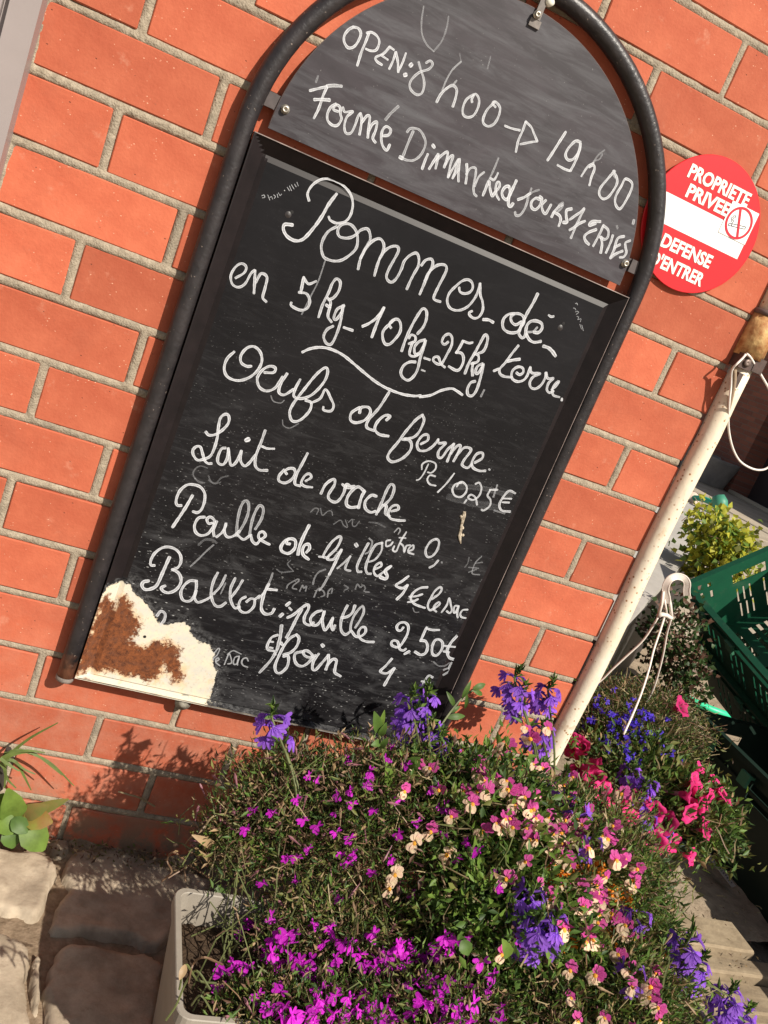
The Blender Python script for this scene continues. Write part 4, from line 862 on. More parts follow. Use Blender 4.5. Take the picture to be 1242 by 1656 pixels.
# ================================================================ round sign
sg=thing('round_sign','round red sign with a white bar and lettering forbidding entry','sign',(.75,0,1.154))
M_red=mat('sign_red',(.60,.012,.018),rough=.35,spec=.5,noise=.04);M_white=mat('sign_white',(.86,.86,.83),rough=.35,spec=.5)
b=MB();b.lathe((.75,-.0035,1.154),(0,-1,0),[(.0001,0),(.0895,0),(.0905,.001),(.0905,.0030),(.0898,.0036),(.0001,.0036)],72);b.obj('sign_disc',[M_red],sg)
FS=-.00745
b=MB();b.box((.6735,FS,1.1350),(.8240,FS+.0003,1.1725));b.obj('white_bar',[M_white],sg)
M_let=mat('sign_letter',(.84,.83,.72),rough=.45)
def text(s,x,z,h,par,m,width=None,Y=FS-.0003,bold=.0008,name='lettering',align='CENTER'):
    cu=bpy.data.curves.new('t','FONT');cu.body=s;cu.size=h/.7;cu.align_x=align;cu.offset=bold;cu.resolution_u=3
    o=bpy.data.objects.new('t',cu);C.objects.link(o);bpy.context.view_layer.update()
    dg=bpy.context.evaluated_depsgraph_get();me=bpy.data.meshes.new_from_object(o.evaluated_get(dg));bpy.data.objects.remove(o)
    xs=[v.co.x for v in me.vertices];sx_=(width/(max(xs)-min(xs))) if width else 1;mid=(max(xs)+min(xs))/2
    B=Vector((0,0,0));q=par
    while q:B+=q.location;q=q.parent
    for v in me.vertices:
        vx=(v.co.x-mid)*sx_+x;vz=v.co.y+z-h/2;v.co=Vector((vx-B.x,Y-B.y,vz-B.z))
    me.materials.clear();me.materials.append(m);return link(name,me,par)
text('PROPRIETE',.7495,1.2095,.0168,sg,M_let,.104);text('PRIVEE',.7435,1.1865,.0168,sg,M_let,.073)
text('DEFENSE',.7455,1.1165,.0168,sg,M_let,.085);text("D'ENTRER",.7440,1.0905,.0168,sg,M_let,.090)
st=thing('no_smoking_sticker','small white square sticker with a red ring and crossed out cigarette on the round sign','sticker',(.801,-.0076,1.1776))
b=MB();b.box((.7775,-.0084,1.1560),(.8245,-.0079,1.2000));b.obj('sticker_square',[M_white],st)
b=MB();b.lathe((.8010,-.0086,1.1776),(0,-1,0),[(.0215,0),(.0215,.0003),(.0182,.0003),(.0182,0)],48)
a=(.7935,1.1955);c=(.8085,1.1597)
def bar(b,a,c,w,Y,m=0,t=.0003):
    a=np.array(a);c=np.array(c);d=(c-a)/np.linalg.norm(c-a);n=np.array([-d[1],d[0]])*w/2
    P=[a-n,c-n,c+n,a+n];b.add([(p[0],Y,p[1]) for p in P]+[(p[0],Y+t,p[1]) for p in P],[(0,1,2,3),(7,6,5,4),(0,4,5,1),(1,5,6,2),(2,6,7,3),(3,7,4,0)],m)
bar(b,a,c,.0034,-.0090);b.obj('red_ring',[mat('ring_red',(.55,.02,.035),rough=.4)],st)
M_ink=mat('ink',(.03,.04,.05),rough=.5);b=MB()
for dz in (-.0016,.0016):bar(b,(.7870,1.1707+dz),(.8135,1.1757+dz),.0009,-.00866)
bar(b,(.7868,1.1690),(.7868,1.1724),.0009,-.00866);bar(b,(.8136,1.1740),(.8136,1.1774),.0009,-.00866);bar(b,(.792,1.1700),(.7915,1.1732),.0012,-.00866)
for off in (0,.0028):
    pts_=[(.788+off+.0014*math.sin(t*2.4),1.1742+t*.0026) for t in np.linspace(0,4,14)]
    for p_,q_ in zip(pts_[:-1],pts_[1:]):bar(b,p_,q_,.0009,-.00866)
b.obj('cigarette_symbol',[M_ink],st)
# ================================================================ corner pipe
pipe=thing('corner_pipe','cream painted steel pipe with rust flecks up the corner of the brick wall','pipe',(.913,0,0))
def pipe_mat():
    m=mat('cream_paint',(.74,.66,.53),rough=.55,spec=.35,col2=(.72,.60,.44),nscale=12,bump=(90,.3));n,l,b=nodes(m);src=b.inputs['Base Color'].links[0].from_socket
    g=n.new('ShaderNodeNewGeometry');v=n.new('ShaderNodeTexVoronoi');v.inputs['Scale'].default_value=150;l.new(g.outputs['Position'],v.inputs['Vector'])
    r=n.new('ShaderNodeMapRange');r.inputs['From Min'].default_value=.30;r.inputs['From Max'].default_value=.16;l.new(v.outputs['Distance'],r.inputs['Value'])
    t=n.new('ShaderNodeTexNoise');t.inputs['Scale'].default_value=26;t.inputs['Detail'].default_value=4;l.new(g.outputs['Position'],t.inputs['Vector'])
    q=n.new('ShaderNodeMapRange');q.inputs['From Min'].default_value=.38;q.inputs['From Max'].default_value=.52;l.new(t.outputs['Fac'],q.inputs['Value'])
    sc=n.new('ShaderNodeSeparateColor');l.new(v.outputs['Color'],sc.inputs[0]);gt=n.new('ShaderNodeMath');gt.operation='GREATER_THAN';gt.inputs[1].default_value=.35;l.new(sc.outputs[0],gt.inputs[0])
    k=n.new('ShaderNodeMath');k.operation='MULTIPLY';l.new(r.outputs[0],k.inputs[0]);l.new(q.outputs[0],k.inputs[1])
    k2=n.new('ShaderNodeMath');k2.operation='MULTIPLY';l.new(k.outputs[0],k2.inputs[0]);l.new(gt.outputs[0],k2.inputs[1])
    mx=n.new('ShaderNodeMix');mx.data_type='RGBA';l.new(k2.outputs[0],mx.inputs['Factor']);l.new(src,mx.inputs[6]);mx.inputs[7].default_value=(.30,.14,.05,1)
    # chipped foot
    sx=n.new('ShaderNodeSeparateXYZ');l.new(g.outputs['Position'],sx.inputs[0]);lo=n.new('ShaderNodeMapRange');lo.inputs['From Min'].default_value=.46;lo.inputs['From Max'].default_value=.25;l.new(sx.outputs['Z'],lo.inputs['Value'])
    t2=n.new('ShaderNodeTexNoise');t2.inputs['Scale'].default_value=75;t2.inputs['Detail'].default_value=5;l.new(g.outputs['Position'],t2.inputs['Vector']);c_=n.new('ShaderNodeMapRange');c_.inputs['From Min'].default_value=.56;c_.inputs['From Max'].default_value=.6;l.new(t2.outputs['Fac'],c_.inputs['Value'])
    k3=n.new('ShaderNodeMath');k3.operation='MULTIPLY';l.new(lo.outputs[0],k3.inputs[0]);l.new(c_.outputs[0],k3.inputs[1])
    my=n.new('ShaderNodeMix');my.data_type='RGBA';l.new(k3.outputs[0],my.inputs['Factor']);l.new(mx.outputs[2],my.inputs[6]);my.inputs[7].default_value=(.36,.22,.12,1)
    l.new(my.outputs[2],b.inputs['Base Color']);return m
M_pipe=pipe_mat();stain(M_pipe,30,.60,.70,(.50,.33,.18),.6,(1,1,.35));stain(M_pipe,10,.5,.75,(.60,.52,.42),.6)
PY=-.004;PX=.9135;PR=.0165;zc_=at(1200,580,Y=-.03).z
b=MB();b.tube([(PX+.002*math.sin(i*.9),PY,i*.06) for i in range(0,16)]+[(PX,PY,.955),(PX,PY,zc_-.002)],PR,20);b.obj('lower_pipe',[M_pipe],pipe,True)
zc=at(1200,580,Y=-.03).z
b=MB();b.tube([(PX,PY,1.085+i*.1) for i in range(8)],PR*1.05,20);b.obj('upper_pipe',[M_pipe],pipe,True)
b=MB();b.tube([(PX,PY,zc+.012),(PX,PY,1.02),(PX,PY,1.06),(PX,PY,1.082)],[.0225,.023,.0225,.021],18)
b.obj('rusty_sleeve',[mat('orange_rust_cream',(.70,.47,.20),rough=.7,col2=(.34,.13,.04),nscale=60,bump=(160,.5))],pipe,True)
b=MB();b.tube([(PX,PY,1.0825),(PX,PY,1.0895)],.0222,18);b.obj('collar',[mat('brown_collar',(.13,.09,.08),rough=.5)],pipe,True)
b=MB();b.box((PX-.021,-.0235,zc-.012),(PX+.002,.0,zc+.009));b.box((PX+.0025,-.0245,zc-.010),(PX+.0205,-.002,zc+.011))
b.box((PX-.016,-.0265,zc-.040),(PX-.008,-.018,zc-.0185));b.obj('clamp',[mat('dark_rusty_clamp',(.10,.06,.05),rough=.6,col2=(.05,.035,.03),nscale=120)],pipe)
b=MB();b.lathe((PX-.010,-.0236,zc-.002),(0,-1,0),[(.005,0),(.006,.0025),(.0015,.003),(.0001,.002)],16);b.obj('clamp_screw',[mat('dull_screw',(.2,.15,.13),rough=.5,metal=.5)],pipe,True)
# cables
M_cab=mat('white_cable',(.74,.68,.62),rough=.5,spec=.4)
cb=thing('white_cable','thin white cable hanging in a loop from the rusty clamp on the corner pipe','cable',(PX,-.03,zc))
def cpx(L,Y,step=.006):return smoothpts([at(x,y,Y=Y+dy) for x,y,dy in L],step)
b=MB();b.tube(cpx([(1206,573,-.003),(1200,580,-.004),(1190,590,-.006),(1184,598,0),(1182,625,0),(1179,655,0),(1178,690,.02),(1184,722,.03),(1196,745,.04),(1214,757,.05),(1230,760,.05),(1243,755,.05),(1262,735,.05)],-.026),.0017,8);b.obj('loop',[M_cab],cb,True)
b=MB();b.tube(cpx([(1207,572,-.006),(1213,577,-.005),(1222,592,0),(1234,612,0),(1245,632,0),(1262,670,0)],-.022),.0017,8);b.obj('loop_end',[M_cab],cb,True)
b=MB();b.tube(cpx([(1188,598,0),(1187,620,0),(1182,645,.004),(1176,668,.01)],-.0265),[.0032]*len(cpx([(1188,598,0),(1187,620,0),(1182,645,.004),(1176,668,.01)],-.0265)),8);b.obj('brown_cord',[mat('brown_cord',(.28,.20,.13),rough=.7)],cb,True)
# ================================================================ ground
M_conc=mat('courtyard_concrete',(.46,.39,.30),rough=.95,spec=.1,col2=(.36,.31,.245),nscale=3,bump=(60,.6),coord='Generated')
def ground_mat():
    m=mat('yard_ground',(.40,.335,.255),rough=.95,spec=.1);n,l,b=nodes(m);g=n.new('ShaderNodeNewGeometry')
    def no(s,d=8,r=.65):
        t=n.new('ShaderNodeTexNoise');t.inputs['Scale'].default_value=s;t.inputs['Detail'].default_value=d;t.inputs['Roughness'].default_value=r;l.new(g.outputs['Position'],t.inputs['Vector']);return t.outputs['Fac']
    r=n.new('ShaderNodeValToRGB');l.new(no(2.5),r.inputs[0]);r.color_ramp.elements[0].color=(.30,.25,.19,1);r.color_ramp.elements[1].color=(.47,.40,.31,1);r.color_ramp.elements[0].position=.3;r.color_ramp.elements[1].position=.7
    r2=n.new('ShaderNodeMapRange');r2.inputs['From Min'].default_value=.55;r2.inputs['From Max'].default_value=.7;r2.inputs['To Max'].default_value=.6;l.new(no(45,6,.7),r2.inputs['Value'])
    mx=n.new('ShaderNodeMix');mx.data_type='RGBA';l.new(r2.outputs[0],mx.inputs['Factor']);l.new(r.outputs[0],mx.inputs[6]);mx.inputs[7].default_value=(.20,.16,.115,1);l.new(mx.outputs[2],b.inputs['Base Color'])
    bp=n.new('ShaderNodeBump');bp.inputs['Strength'].default_value=.8;bp.inputs['Distance'].default_value=.004;l.new(no(90,8,.75),bp.inputs['Height']);l.new(bp.outputs[0],b.inputs['Normal']);return m
M_ground=ground_mat()
b=MB();b.box((-60,-60,-.3),(60,60,-.016));tag(b.obj('ground',[M_ground]),kind='structure')
def height_sheet(name,x0,x1,y0,y1,st,fn,m,parent=None,base=(0,0,0),mask=None):
    xs=np.arange(x0,x1,st);ys=np.arange(y0,y1,st);X,Y=np.meshgrid(xs,ys);Zz=fn(X,Y);rr,cc=X.shape
    V=np.stack([X-base[0],Y-base[1],Zz-base[2]],-1).reshape(-1,3);idx=np.arange(rr*cc).reshape(rr,cc)
    F=np.stack([idx[:-1,:-1],idx[:-1,1:],idx[1:,1:],idx[1:,:-1]],-1).reshape(-1,4)
    if mask is not None:
        mk=mask(X,Y).ravel();keep=mk[F].any(1);F=F[keep];u=np.unique(F);mp=-np.ones(len(V),int);mp[u]=np.arange(len(u));V=V[u];F=mp[F]
    return meshobj(name,V.tolist(),F.tolist(),m,parent,smooth=True)
def bumpy(X,Y,a=.006,s=1):return (vnoise(X*38*s,Y*38*s,11)-.5)*a+(vnoise(X*120*s,Y*120*s,12)-.5)*a*.5+(vnoise(X*9*s,Y*9*s,13)-.5)*a*2
M_earth=mat('dry_earth',(.30,.225,.155),rough=1,spec=.08,col2=(.16,.115,.075),nscale=60,bump=(220,1))
o=height_sheet('soil',-.9,1.28,-2.0,.005,.008,lambda X,Y:-.010+bumpy(X,Y)+(.016+.02*(vnoise(X*40,X*0,4)-.5))*np.exp(Y/.018)*(X>.0),M_earth);tag(o,kind='structure')
# rough stone paving at the foot of the wall
def stone_mat():
    m=mat('sandstone',(.52,.41,.28),rough=.95,spec=.12);n,l,b=nodes(m);g=n.new('ShaderNodeNewGeometry')
    def no(s,d=8,r=.65):
        t=n.new('ShaderNodeTexNoise');t.inputs['Scale'].default_value=s;t.inputs['Detail'].default_value=d;t.inputs['Roughness'].default_value=r;l.new(g.outputs['Position'],t.inputs['Vector']);return t.outputs['Fac']
    r=n.new('ShaderNodeValToRGB');l.new(no(24),r.inputs[0]);r.color_ramp.elements[0].color=(.27,.215,.155,1);r.color_ramp.elements[1].color=(.47,.385,.285,1);r.color_ramp.elements[0].position=.35;r.color_ramp.elements[1].position=.65
    r2=n.new('ShaderNodeMapRange');r2.inputs['From Min'].default_value=.6;r2.inputs['From Max'].default_value=.75;r2.inputs['To Max'].default_value=.7;l.new(no(110,6,.7),r2.inputs['Value'])
    mx=n.new('ShaderNodeMix');mx.data_type='RGBA';l.new(r2.outputs[0],mx.inputs['Factor']);l.new(r.outputs[0],mx.inputs[6]);mx.inputs[7].default_value=(.24,.175,.115,1);l.new(mx.outputs[2],b.inputs['Base Color'])
    bp=n.new('ShaderNodeBump');bp.inputs['Strength'].default_value=.7;bp.inputs['Distance'].default_value=.002;l.new(no(200,8,.75),bp.inputs['Height']);l.new(bp.outputs[0],b.inputs['Normal']);return m
M_stone=stone_mat()
pav=bpy.data.objects.new('paving',None);C.objects.link(pav);tag(pav,kind='structure')
def gpt(x,y):
    w=at(x/2.876,1080+y/2.876,z=.004);return (w.x,w.y)
stones=[[gpt(*p) for p in L] for L in (
 [(-260,830),(0,835),(100,850),(235,865),(270,930),(248,1030),(232,1080),(185,1150),(130,1155),(0,1120),(-200,1110)],
 [(335,850),(480,832),(640,868),(790,925),(1000,990),(900,1080),(745,1290),(600,1250),(450,1235),(262,1225),(238,1180),(262,1110),(322,1020),(292,960)],
 [(290,1302),(450,1297),(640,1330),(760,1390),(740,1500),(720,1660),(700,1760),(240,1790),(205,1620),(212,1430)],
 [(-220,1190),(0,1200),(60,1245),(138,1300),(145,1400),(122,1500),(150,1600),(130,1760),(-220,1780)],
 [(222,792),(325,800),(325,850),(285,880),(235,850)],
 [(155,1350),(195,1340),(196,1600),(150,1580),(135,1500)])]
# outlying stones beyond the view
rs=random.Random(5)
for i in range(-5,6):
    for j in range(0,7):
        cx=.22+i*.2+rs.uniform(-.015,.015)+(.1 if j%2 else 0);cy=-.12-j*.2+rs.uniform(-.015,.015)
        if -.02<cx<.5 and cy>-.56:continue
        if cx>1.12:continue
        n_=rs.randint(7,9);stones.append([(cx+(.088+rs.uniform(-.015,.006))*math.copysign(abs(math.cos(a))**.6,math.cos(a)),cy+(.088+rs.uniform(-.015,.006))*math.copysign(abs(math.sin(a))**.6,math.sin(a))) for a in [2*math.pi*k/n_+.3 for k in range(n_)]])
for k,poly in enumerate(stones):
    P_=[tuple(p) for p in catmull([np.array(p) for p in poly]+[np.array(poly[0])],.02)][:-1]
    xs_=[p[0] for p in P_];ys_=[p[1] for p in P_];far_=k>5;st_=.005 if not far_ else .012
    tilt=(rs.uniform(-.03,.03),rs.uniform(-.03,.03));cx,cy=sum(xs_)/len(P_),sum(ys_)/len(P_);hh=rs.uniform(.009,.015) if k else .012
    def fn(X,Y):
        d=sdist(X,Y,P_)+(vnoise(X*60,Y*60,k)-.5)*.008
        s_=np.clip(d/.0085,0,1);s_=np.sqrt(np.clip(1-(1-s_)**2,0,1))
        return -.022+s_*(.018+hh)+(X-cx)*tilt[0]+(Y-cy)*tilt[1]+(vnoise(X*30,Y*30,k+3)-.5)*.005+(vnoise(X*110,Y*110,k+5)-.5)*.0022
    o=height_sheet('stone',min(xs_)-.01,max(xs_)+.01,min(ys_)-.01,min(max(ys_)+.01,.0),st_,fn,M_stone,pav,mask=lambda X,Y:sdist(X,Y,P_)>-.006)
# ---------------------------------------------------------------- courtyard slabs and beams at the right
yard=bpy.data.objects.new('courtyard',None);C.objects.link(yard);tag(yard,kind='structure')
for (a,c) in ((3.1,5.55),(5.57,6.86),(6.98,7.6),(7.62,8.68)):
    for j in range(-2,6):
        y0=-2+j*2.6;me=bevel_box((a,y0,-.1),(c,y0+2.58,random.uniform(-.004,.004)),.008);me.materials.append(M_ground);link('slab',me,yard)
b=MB();b.box((6.865,-4,-.06),(6.975,14,-.025));b.obj('gutter',[mat('gutter_dark',(.10,.085,.07),rough=.9)],yard)
M_beam=mat('weathered_timber',(.38,.30,.20),rough=.9,spec=.12,col2=(.23,.175,.115),nscale=14,bump=(70,1));stain(M_beam,16,.45,.7,(.14,.11,.08),.6,(.25,3,3));stain(M_beam,60,.55,.75,(.44,.36,.25),.5,(.15,2,2))
n,l,bb=nodes(M_beam)
steps=thing('timber_edging','stacked weathered timber boards lying beside the yard to the right of the planter','boards',(1.5,-.1,0))
def beam(y0,y1,z1,x0,x1,ax=0):
    me=bevel_box((x0-1.5,y0+.1,z1-.05),(x1-1.5,y1+.1,z1),.004,.002);me.materials.append(M_beam);o=link('board',me,steps);o.rotation_euler=(0,0,random.uniform(-.006,.006))
A_=at(1065,1515,z=.05);B_=at(1235,1555,z=.05);D_=at(1242,1585,z=.03);E_=at(1150,1640,z=.02)
beam(A_.y,A_.y+.075,.05,1.0,B_.x);beam(D_.y,A_.y-.004,.034,1.0,2.2);beam(D_.y-.07,D_.y-.004,.020,1.0,2.2);beam(D_.y-.16,D_.y-.074,.008,1.0,2.3)
# sandy apron between planter and basket
M_sand=mat('sandy_dirt',(.36,.285,.205),rough=1,spec=.08,col2=(.22,.17,.12),nscale=35,bump=(160,1))
o=height_sheet('dirt',.93,2.6,A_.y+.05,1.9,.012,lambda X,Y:.030+bumpy(X,Y,.007),M_sand);tag(o,kind='structure')
# ================================================================ far building
bld=thing('farm_building','dark red brick farm building in shade across the yard','building',(8.9,8,0))
def farbrick():
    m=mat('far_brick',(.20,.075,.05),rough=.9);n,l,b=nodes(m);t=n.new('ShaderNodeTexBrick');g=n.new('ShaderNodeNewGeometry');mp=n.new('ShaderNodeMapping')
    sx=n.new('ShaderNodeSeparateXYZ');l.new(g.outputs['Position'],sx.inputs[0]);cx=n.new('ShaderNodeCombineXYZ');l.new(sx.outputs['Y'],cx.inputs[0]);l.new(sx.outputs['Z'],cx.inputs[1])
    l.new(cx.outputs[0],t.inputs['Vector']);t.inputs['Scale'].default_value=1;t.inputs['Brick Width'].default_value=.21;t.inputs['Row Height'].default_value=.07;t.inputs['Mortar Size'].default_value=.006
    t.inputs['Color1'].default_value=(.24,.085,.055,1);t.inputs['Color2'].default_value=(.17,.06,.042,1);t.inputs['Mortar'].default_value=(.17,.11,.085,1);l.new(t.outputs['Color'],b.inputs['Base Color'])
    bp=n.new('ShaderNodeBump');bp.inputs['Distance'].default_value=.006;l.new(t.outputs['Fac'],bp.inputs['Height']);bp.invert=True;l.new(bp.outputs[0],b.inputs['Normal']);return m
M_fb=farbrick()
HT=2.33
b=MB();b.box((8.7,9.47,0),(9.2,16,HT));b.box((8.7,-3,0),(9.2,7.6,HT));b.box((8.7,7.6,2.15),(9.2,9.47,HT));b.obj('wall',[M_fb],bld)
b=MB();b.box((9.05,7.6,0),(9.1,9.47,2.15));b.obj('door',[mat('dark_door',(.035,.025,.025),rough=.7)],bld)
b=MB();b.box((8.69,7.6,.0),(8.75,9.47,.05));b.obj('threshold',[M_conc],bld)
b=MB()
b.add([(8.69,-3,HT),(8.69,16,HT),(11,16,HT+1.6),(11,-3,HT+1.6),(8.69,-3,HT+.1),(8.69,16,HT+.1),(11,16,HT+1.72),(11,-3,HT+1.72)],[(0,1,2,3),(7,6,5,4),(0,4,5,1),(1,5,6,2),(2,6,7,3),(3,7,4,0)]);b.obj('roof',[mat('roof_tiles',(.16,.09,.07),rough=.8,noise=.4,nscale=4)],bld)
w=at(1150,752,x=8.45)
tb=thing('stone_tub','grey stone tub with a dark green bush in the shade by the farm building','tub',(8.4,w.y,0))
b=MB();b.lathe((8.4,w.y,0),(0,0,1),[(.34,0),(.42,.36),(.42,.40),(.36,.40),(.34,.34),(.0001,.34)],20,cap=False);b.obj('tub',[mat('tub_stone',(.24,.22,.20),rough=.9,noise=.3,nscale=6)],tb,True)
# ================================================================ foliage helpers
def leaves_mesh(name,c,d,L,Wd,mats,mi,parent=None,fold=.25,rng=RNG):
    """c,d (N,3); L,Wd (N,)"""
    N=len(c);d=d/np.linalg.norm(d,axis=1,keepdims=True);r=rng.normal(size=(N,3));s=np.cross(d,r);s/=np.linalg.norm(s,axis=1,keepdims=True);nn=np.cross(d,s)
    L=L[:,None];Wd=Wd[:,None]
    v0=c;v1=c+d*L*.45+s*Wd*.5+nn*Wd*fold;v2=c+d*L-nn*L*.12;v3=c+d*L*.45-s*Wd*.5+nn*Wd*fold
    V=np.stack([v0,v1,v2,v3],1).reshape(-1,3)
    if parent is not None:V=V-np.array(parent.location)
    k=np.arange(N)*4;F=np.stack([np.stack([k,k+1,k+2],-1),np.stack([k,k+2,k+3],-1)],1).reshape(-1,3)
    me=bpy.data.meshes.new(name);me.vertices.add(len(V));me.vertices.foreach_set('co',V.ravel());me.loops.add(F.size);me.loops.foreach_set('vertex_index',F.ravel())
    me.polygons.add(len(F));me.polygons.foreach_set('loop_start',np.arange(0,F.size,3));me.polygons.foreach_set('loop_total',np.full(len(F),3));me.update(calc_edges=True)
    for m in mats:me.materials.append(m)
    me.polygons.foreach_set('material_index',np.repeat(mi,2));o=link(name,me,parent);o['kind']='stuff';return o
def leafmat(name,c,c2=None,tr=.35,rough=.5,nscale=30):return mat(name,c,rough=rough,spec=.35,trans=tr,col2=c2 or tuple(v*.55 for v in c),nscale=nscale,coord='Object')
G1=leafmat('leaf_green',(.11,.20,.038));G2=leafmat('leaf_olive',(.20,.21,.055));G3=leafmat('leaf_dark',(.055,.105,.028));G4=leafmat('leaf_dry',(.40,.27,.14),tr=.2);G5=leafmat('leaf_bright',(.21,.34,.06),tr=.45);G6=leafmat('leaf_bronze',(.16,.085,.055),tr=.25)
GY=leafmat('leaf_yellow',(.62,.56,.06),(.38,.42,.05),tr=.45)
GL=[G1,G2,G3,G4,G5,G6]
def ell_sample(E,n,rng,shell=.55,top=True):
    out=[];w=np.array([e[1][0]*e[1][1]*e[1][2] for e in E])**.67;w/=w.sum()
    ks=rng.choice(len(E),n,p=w)
    u=rng.normal(size=(n,3));u/=np.linalg.norm(u,axis=1,keepdims=True)
    if top:u[:,2]=np.where(u[:,2]<-.3,-u[:,2],u[:,2])
    r=(rng.random(n)**.45)*(1-shell)+shell;r=np.minimum(r*(1+.19*rng.normal(size=n)),1.45)
    c=np.array([E[k][0] for k in ks]);q=np.array([E[k][1] for k in ks]);return c+u*q*r[:,None],u
def foliage(parent,E,n,sizes,probs,seed,nstem=300,root=None,stemmat=None,stem_r=.0008,mats=GL,tuft=4,flat=0):
    rng=np.random.default_rng(seed);m=n//tuft;c,u=ell_sample(E,m,rng)
    C_=np.repeat(c,tuft,0)+rng.normal(size=(m*tuft,3))*.006;U=np.repeat(u,tuft,0)
    d=U*.8+rng.normal(size=C_.shape)*.75+np.array([0,0,.25]);L=rng.uniform(sizes[0],sizes[1],len(C_));Wd=L*rng.uniform(sizes[2],sizes[3],len(C_))
    C_[:,2]=np.maximum(C_[:,2],.02);mi=np.repeat(rng.choice(len(mats),m,p=probs),tuft);fl=rng.random(len(mi))<.2;mi[fl]=rng.choice(len(mats),fl.sum(),p=probs)
    leaves_mesh('foliage',C_,d,L,Wd,mats,mi,parent,rng=rng)
    # stems
    b=MB();c2,u2=ell_sample(E,nstem*3,rng)
    for i in range(nstem*3):
        p=Vector(c2[i]);d_=(Vector(u2[i])*.5+Vector(rng.normal(size=3))*.6+Vector((0,0,.5))).normalized();L_=rng.uniform(.015,.05);w_=Vector(rng.normal(size=3))*.35
        q1=p-d_*L_;q2=p-d_*L_*.5+w_*L_*.25;q3=p+(d_+w_*.6).normalized()*L_*.35
        if q1.z<.012:continue
        b.tube([q1,q2,p,q3],[stem_r*1.2,stem_r,stem_r*.85,stem_r*.4],3,int(rng.integers(0,3)),cap=False)
    for i in range(nstem//9):
        p=Vector(c2[i]);R0=root(p,rng) if root else Vector((p.x,p.y,.0));mid=(R0+p)*.5+Vector(rng.normal(size=3)*.03)+Vector((0,0,.015))
        b.tube([R0,(R0+mid)/2+Vector(rng.normal(size=3)*.01),mid,(mid+p)/2+Vector(rng.normal(size=3)*.01),p],[stem_r*1.4,stem_r*1.3,stem_r*1.2,stem_r,stem_r*.6],3,0,cap=False)
    o=b.obj('stems',stemmat or STEMS,parent);o['kind']='stuff'
STEMS=[leafmat('stem_green',(.15,.17,.06),tr=.1),leafmat('stem_brown',(.22,.13,.075),tr=.1),leafmat('stem_straw',(.42,.33,.18),tr=.1)]
def hit(px,py,E,Yfall=-.3,push=0):
    d=ray(px,py).normalized();best=None
    for c,r in E:
        o=CAM-Vector(c);R=Vector(r);oo=Vector((o.x/R.x,o.y/R.y,o.z/R.z));dd=Vector((d.x/R.x,d.y/R.y,d.z/R.z))
        a=dd.dot(dd);b_=oo.dot(dd);cc=oo.dot(oo)-1;D=b_*b_-a*cc
        if D>=0:
            t=(-b_-math.sqrt(D))/a
            if t>0 and (best is None or t<best[0]):
                p=CAM+d*t;nn=Vector(((p.x-c[0])/R.x**2,(p.y-c[1])/R.y**2,(p.z-c[2])/R.z**2)).normalized();best=(t,p,nn)
    if best is None:
        # nearest ellipsoid: take its centre depth
        bp=min(E,key=lambda e:(Vector(e[0])-(CAM+d*(Vector(e[0])-CAM).dot(d))).length);t=(Vector(bp[0])-CAM).dot(d);p=CAM+d*t;return p,(-d+Vector((0,0,.4))).normalized()
    return best[1]-d*push,best[2]
def orient(p,nv,scale=1,rng=random,roll=None):
    nv=Vector(nv).normalized();q=nv.to_track_quat('Z','Y');M=Matrix.Translation(p)@q.to_matrix().to_4x4()@Matrix.Rotation(rng.uniform(0,6.28) if roll is None else roll,4,'Z')@Matrix.Scale(scale,4);return M
def put(name,me,parent,M):
    o=bpy.data.objects.new(name,me);C.objects.link(o);o.parent=parent
    o.matrix_basis=Matrix.Translation(-Vector(parent.location))@M;return o
# ---- flower meshes (z axis = face direction)
def petal(b,base,direction,side,L,w,m=0,curl=.2,nrm=Vector((0,0,1)),seg=4,tipw=.75,notch=0,ruf=0):
    V=[];rows=seg+1;W_=[.25,.72,1.0,1.0,tipw] if seg==4 else [.3,1,tipw]
    for i in range(rows):
        t=i/seg;c=base+direction*L*t+nrm*(-curl*L*t*t)
        for j,sv in enumerate((-1,0,1)):
            z=nrm*(abs(sv)*.12*L*(1-t)*1+ruf*math.sin(i*2.1+j*1.7)*L)
            cc=c+side*(w/2*W_[i]*sv)+z
            if i==seg and sv==0:cc=cc+direction*L*(.10-notch)
            V.append(cc)
    F=[(i*3+j,i*3+j+1,i*3+j+4,i*3+j+3) for i in range(seg) for j in range(2)];b.add(V,F,m)
def flowmat(n,c,c2=None,tr=.45):return mat(n,c,rough=.55,spec=.25,trans=tr,col2=c2 or tuple(v*.75 for v in c),nscale=260,rand=.28)
F_mag=flowmat('petal_magenta',(.72,.03,.66),(.55,.02,.50));F_vio=flowmat('petal_violet',(.36,.14,.72),(.24,.08,.55));F_blue=flowmat('petal_blue',(.13,.07,.75),(.09,.04,.55))
F_pnk=flowmat('petal_hot_pink',(.92,.07,.30),(.80,.03,.20));F_tube=flowmat('petal_pale_tube',(.66,.34,.38),(.55,.22,.26));F_nem=flowmat('petal_rose_purple',(.66,.10,.36),(.50,.05,.26));F_cre=flowmat('petal_cream',(.86,.74,.46),(.84,.52,.42));F_yel=flowmat('petal_yellow',(.88,.55,.07),(.85,.38,.04));F_ora=flowmat('petal_orange',(.85,.33,.03),(.70,.20,.01));F_whi=flowmat('eye_white',(.8,.75,.8));F_dk=mat('throat_dark',(.12,.01,.03),rough=.7)
def ang(a):return Vector((math.cos(a),math.sin(a),0)),Vector((-math.sin(a),math.cos(a),0))
